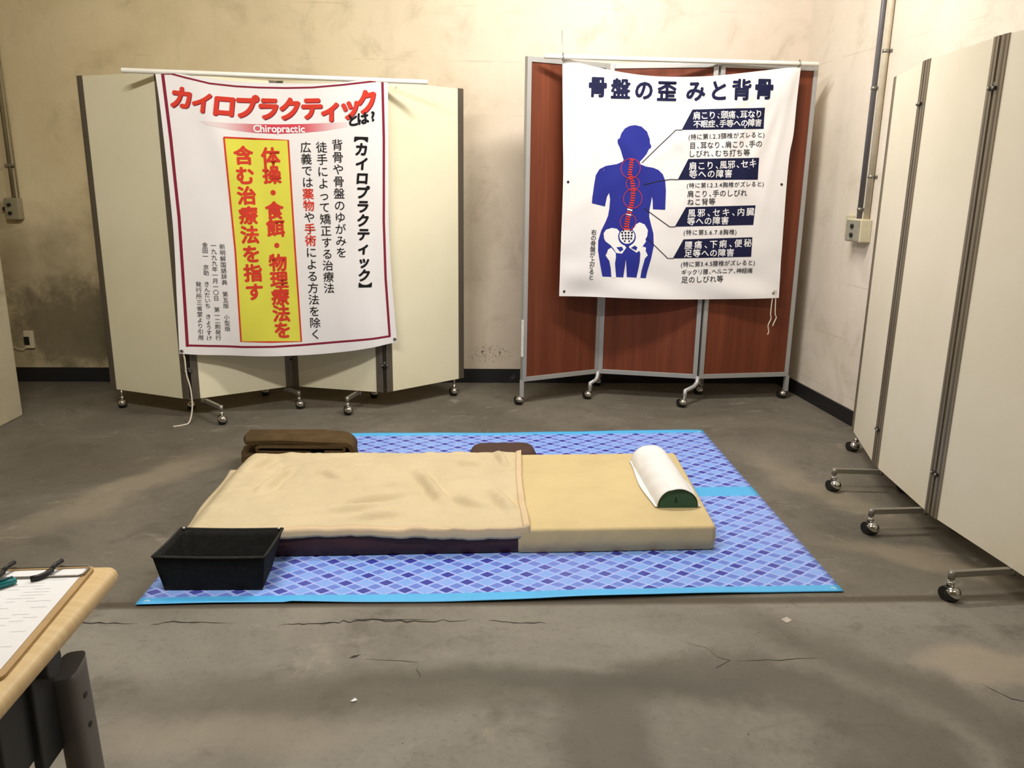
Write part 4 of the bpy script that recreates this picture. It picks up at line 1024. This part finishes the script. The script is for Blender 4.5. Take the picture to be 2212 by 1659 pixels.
def crot(p, a=math.radians(4.2), c=(-.602, 1.187)):
    x, y = p
    return (c[0] + x * math.cos(a) - y * math.sin(a), c[1] + x * math.sin(a) + y * math.cos(a))
CB = thing('clipboard', 'wooden clipboard holding a form on the folding table', 'clipboard', (-.72, 1.04, .7))
M_BOARD = plain('brown hardboard', (178, 146, 98), .55, 0, .06, 20)
m = MB(); oc = [Vector(crot(p)) for p in ((-.232, -.300), (0, -.300), (0, 0), (-.232, 0))]
m.loft([[(p.x, p.y, z) for p in rounded_outline(oc, .014, 5)] for z in (.7008, .7048)], 0, False, True)
m.build('board', M_BOARD, CB)
m = MB()
def cp(x, y, z): q = crot((x, y)); return (q[0], q[1], z)
m.tube([cp(-.222, -.006, .7085), cp(-.010, -.006, .7085), cp(-.006, -.010, .7085), cp(-.006, -.032, .7075), cp(-.012, -.037, .7075), cp(-.222, -.037, .7085)], .0017, 0, 8)
m.build('clip_wire', M_STEEL, CB)
for x in (-.058, -.128):
    m = MB(); m.tube([cp(x + .010, -.002, .717), cp(x + .005, -.014, .716), cp(x + .002, -.026, .712)], .0035, 0, 8)
    m.tube([cp(x + .003, -.024, .712), cp(x - .001, -.036, .711), cp(x - .009, -.044, .7105), cp(x - .018, -.047, .710)], .0045, 0, 8); m.build('clip_tip', M_BLACK, CB)
m = MB()
oc = [cp(-.214, -.292, 0), cp(-.010, -.292, 0), cp(-.010, -.010, 0), cp(-.214, -.010, 0)]
m.prism([(p[0], p[1]) for p in oc], .7050, .7057, 0)
random.seed(3)
for i in range(26):
    y = -.045 - i * .0092
    x = -.205
    while x < -.03:
        w_ = random.uniform(.01, .05)
        if random.random() < .6:
            a, b, c, d = cp(x, y, 0), cp(min(x + w_, -.02), y, 0), cp(min(x + w_, -.02), y + .0012, 0), cp(x, y + .0012, 0)
            m.add([(p[0], p[1], .7059) for p in (a, b, c, d)], [[0, 1, 2, 3]], 1)
        x += w_ + random.uniform(.006, .03)
o = m.build('paper_form', [M_PAPER, plain('faint grey print', (214, 210, 208), .8)], None, cp(-.11, -.15, .705))
tag(o, 'white paper form with faint grey lines clipped to the wooden clipboard', 'paper')
PN = thing('pen', 'white and teal ballpoint pen lying on the paper form', 'pen', cp(-.19, -.06, .706))
m = MB(); a, b = Vector(cp(-.094, -.052, .7115)), Vector(cp(-.190, -.135, .7115)); d = (b - a)
m.tube([a + d * .22, b], .0050, 0, 12); m.build('barrel', plain('white plastic', (238, 236, 234), .3), PN)
m = MB(); m.tube([a, a + d * .03, a + d * .22], [.0042, .0052, .0053], 0, 12); m.build('cap', plain('teal plastic', (22, 128, 132), .3), PN)
m = MB(); m.tube([a + d * .03 + Vector((0, 0, .007)), a + d * .4 + Vector((0, 0, .0068))], .0014, 0, 6); m.build('pocket_clip', plain('dark teal plastic', (12, 84, 96), .3), PN)

# ---------------------------------------------------------------- electrics on the walls
M_BOXG = plain('grey enamel box', (150, 146, 130), .5, 0, .08, 20)
M_BOXI = plain('aged ivory plastic', (206, 196, 166), .5, 0, .06, 20)
M_PIPEG = plain('dark grey pvc conduit', (104, 102, 106), .45, 0, .08, 8)
M_PIPEI = plain('ivory painted conduit', (202, 190, 166), .5, 0, .1, 10)
def wallR(y, out): # point standing off the right wall
    return (RW(y) - out, y)
for (y, r, out, mt, lb) in ((4.392, .0125, .014, M_PIPEG, 'dark grey conduit running down the right wall into the switch box'), (4.312, .0155, .017, M_PIPEI, 'ivory painted conduit beside the dark grey one on the right wall')):
    x, yy = wallR(y, out)
    root = thing('conduit', lb, 'pipe', (x, yy, 1.13))
    m = MB(); m.tube([(x, yy, 1.13), (x, yy, 3.1)], r, 0, 14, True); m.build('pipe', mt, root)
    for cz in ((1.35, 1.97) if r > .013 else (1.18, 1.80)):
        m = MB(); m.tube([(x, yy, cz - .008), (x, yy, cz + .008)], r + .0025, 0, 14)
        m.obox((RW(y) - .002, yy - .035), (RW(y) - .002, yy + .035), .003, cz - .007, cz + .007); m.build('clamp', M_STEEL, root)
SB = thing('switch_box', 'grey switch box with two round knobs below the conduits on the right wall', 'switch box', (RW(4.36), 4.36, 1.0))
m = MB(); m.prism([wallR(4.275, 0), wallR(4.425, 0), wallR(4.425, .062), wallR(4.275, .062)], 1.008, 1.130); m.build('housing', M_BOXI, SB, bevel=.006)
m = MB(); m.prism([wallR(4.282, .062), wallR(4.418, .062), wallR(4.418, .066), wallR(4.282, .066)], 1.014, 1.124); m.build('cover_plate', M_BOXG, SB, bevel=.002)
for z in (1.045, 1.092):
    m = MB(); x, y = wallR(4.35, .066); m.tube([(x, y, z), (x - .009, y, z)], .012, 0, 14); m.build('knob', M_BLACK, SB)
SO = thing('wall_outlet', 'ivory outlet plate with a round socket beside the grey switch box', 'outlet', (RW(4.5), 4.5, 1.0))
m = MB(); m.prism([wallR(4.455, 0), wallR(4.535, 0), wallR(4.535, .012), wallR(4.455, .012)], 1.025, 1.145); m.build('plate', M_BOXI, SO, bevel=.003)
m = MB(); x, y = wallR(4.495, .012); m.tube([(x, y, 1.09), (x - .006, y, 1.09)], .017, 0, 14); m.build('socket', M_BLACK, SO)

yb = YB
CL = thing('conduit', 'brown conduit running down the back wall at the far left edge', 'pipe', (-2.85, yb, 1.17))
m = MB(); m.tube([(-2.862, yb - .012, 1.165), (-2.862, yb - .012, 3.1)], .011, 0, 12); m.build('pipe', plain('olive painted conduit', (128, 116, 84), .5, 0, .1), CL)
m = MB(); m.tube([(-2.833, yb - .007, 1.165), (-2.833, yb - .007, 3.1)], .005, 0, 10); m.build('cable', plain('beige cable', (168, 154, 118), .6), CL)
for cz in (1.36, 1.95):
    m = MB(); m.box(-2.885, -2.835, yb - .026, yb, cz - .007, cz + .007); m.build('clamp', M_STEEL, CL)
BX = thing('switch_box', 'small grey box with two dark knobs on the back wall at the far left', 'switch box', (-2.86, yb, 1.03))
m = MB(); m.box(-2.905, -2.818, yb - .055, yb, 1.035, 1.165); m.build('housing', plain('grey painted box', (150, 140, 112), .5), BX, bevel=.006)
for z in (1.075, 1.125):
    m = MB(); m.tube([(-2.872, yb - .055, z), (-2.872, yb - .064, z)], .011, 0, 14); m.build('knob', M_BLACK, BX)
m = MB(); m.tube([(-2.905, yb - .03, 1.10), (-2.925, yb - .03, 1.10)], .012, 0, 12); m.build('side_lug', M_BLACK, BX)
OU = thing('wall_outlet', 'white outlet with a cord low on the back wall at the far left', 'outlet', (-2.885, yb, .22))
m = MB(); m.box(-2.915, -2.855, yb - .022, yb, .222, .335); m.build('plate', plain('yellowed white plastic', (226, 214, 180), .5), OU, bevel=.004)
m = MB(); m.box(-2.912, -2.880, yb - .026, yb - .022, .245, .298); m.build('socket', M_BLACK, OU)
m = MB(); m.tube([(-2.91, yb - .02, .225), (-2.925, yb - .03, .218), (-2.95, yb - .03, .222), (-2.99, yb - .02, .230), (-3.05, yb - .01, .228)], .003, 0, 8); m.build('cord', M_CORD, OU)

# ---------------------------------------------------------------- litter on the floor
m = MB(); m.add([(-.327, 1.823, .0015), (-.318, 1.818, .004), (-.309, 1.826, .002), (-.316, 1.832, .005)], [[0, 1, 2, 3]]); m.add([(-.327, 1.823, .0012), (-.318, 1.818, .0012), (-.309, 1.826, .0012), (-.316, 1.832, .0012)], [[3, 2, 1, 0]])
tag(m.build('paper_scrap', M_PAPER, None, (-.318, 1.825, 0)), 'tiny white paper scrap on the bare concrete in front', 'scrap')
m = MB(); m.prism([(.935, 2.200), (.945, 2.179), (.967, 2.194), (.958, 2.214)], .0004, .0012)
tag(m.build('tape_scrap', plain('worn tape', (186, 178, 164), .6, 0, .15, 60), None, (.95, 2.197, 0)), 'square of pale worn tape stuck to the bare concrete in front', 'tape')
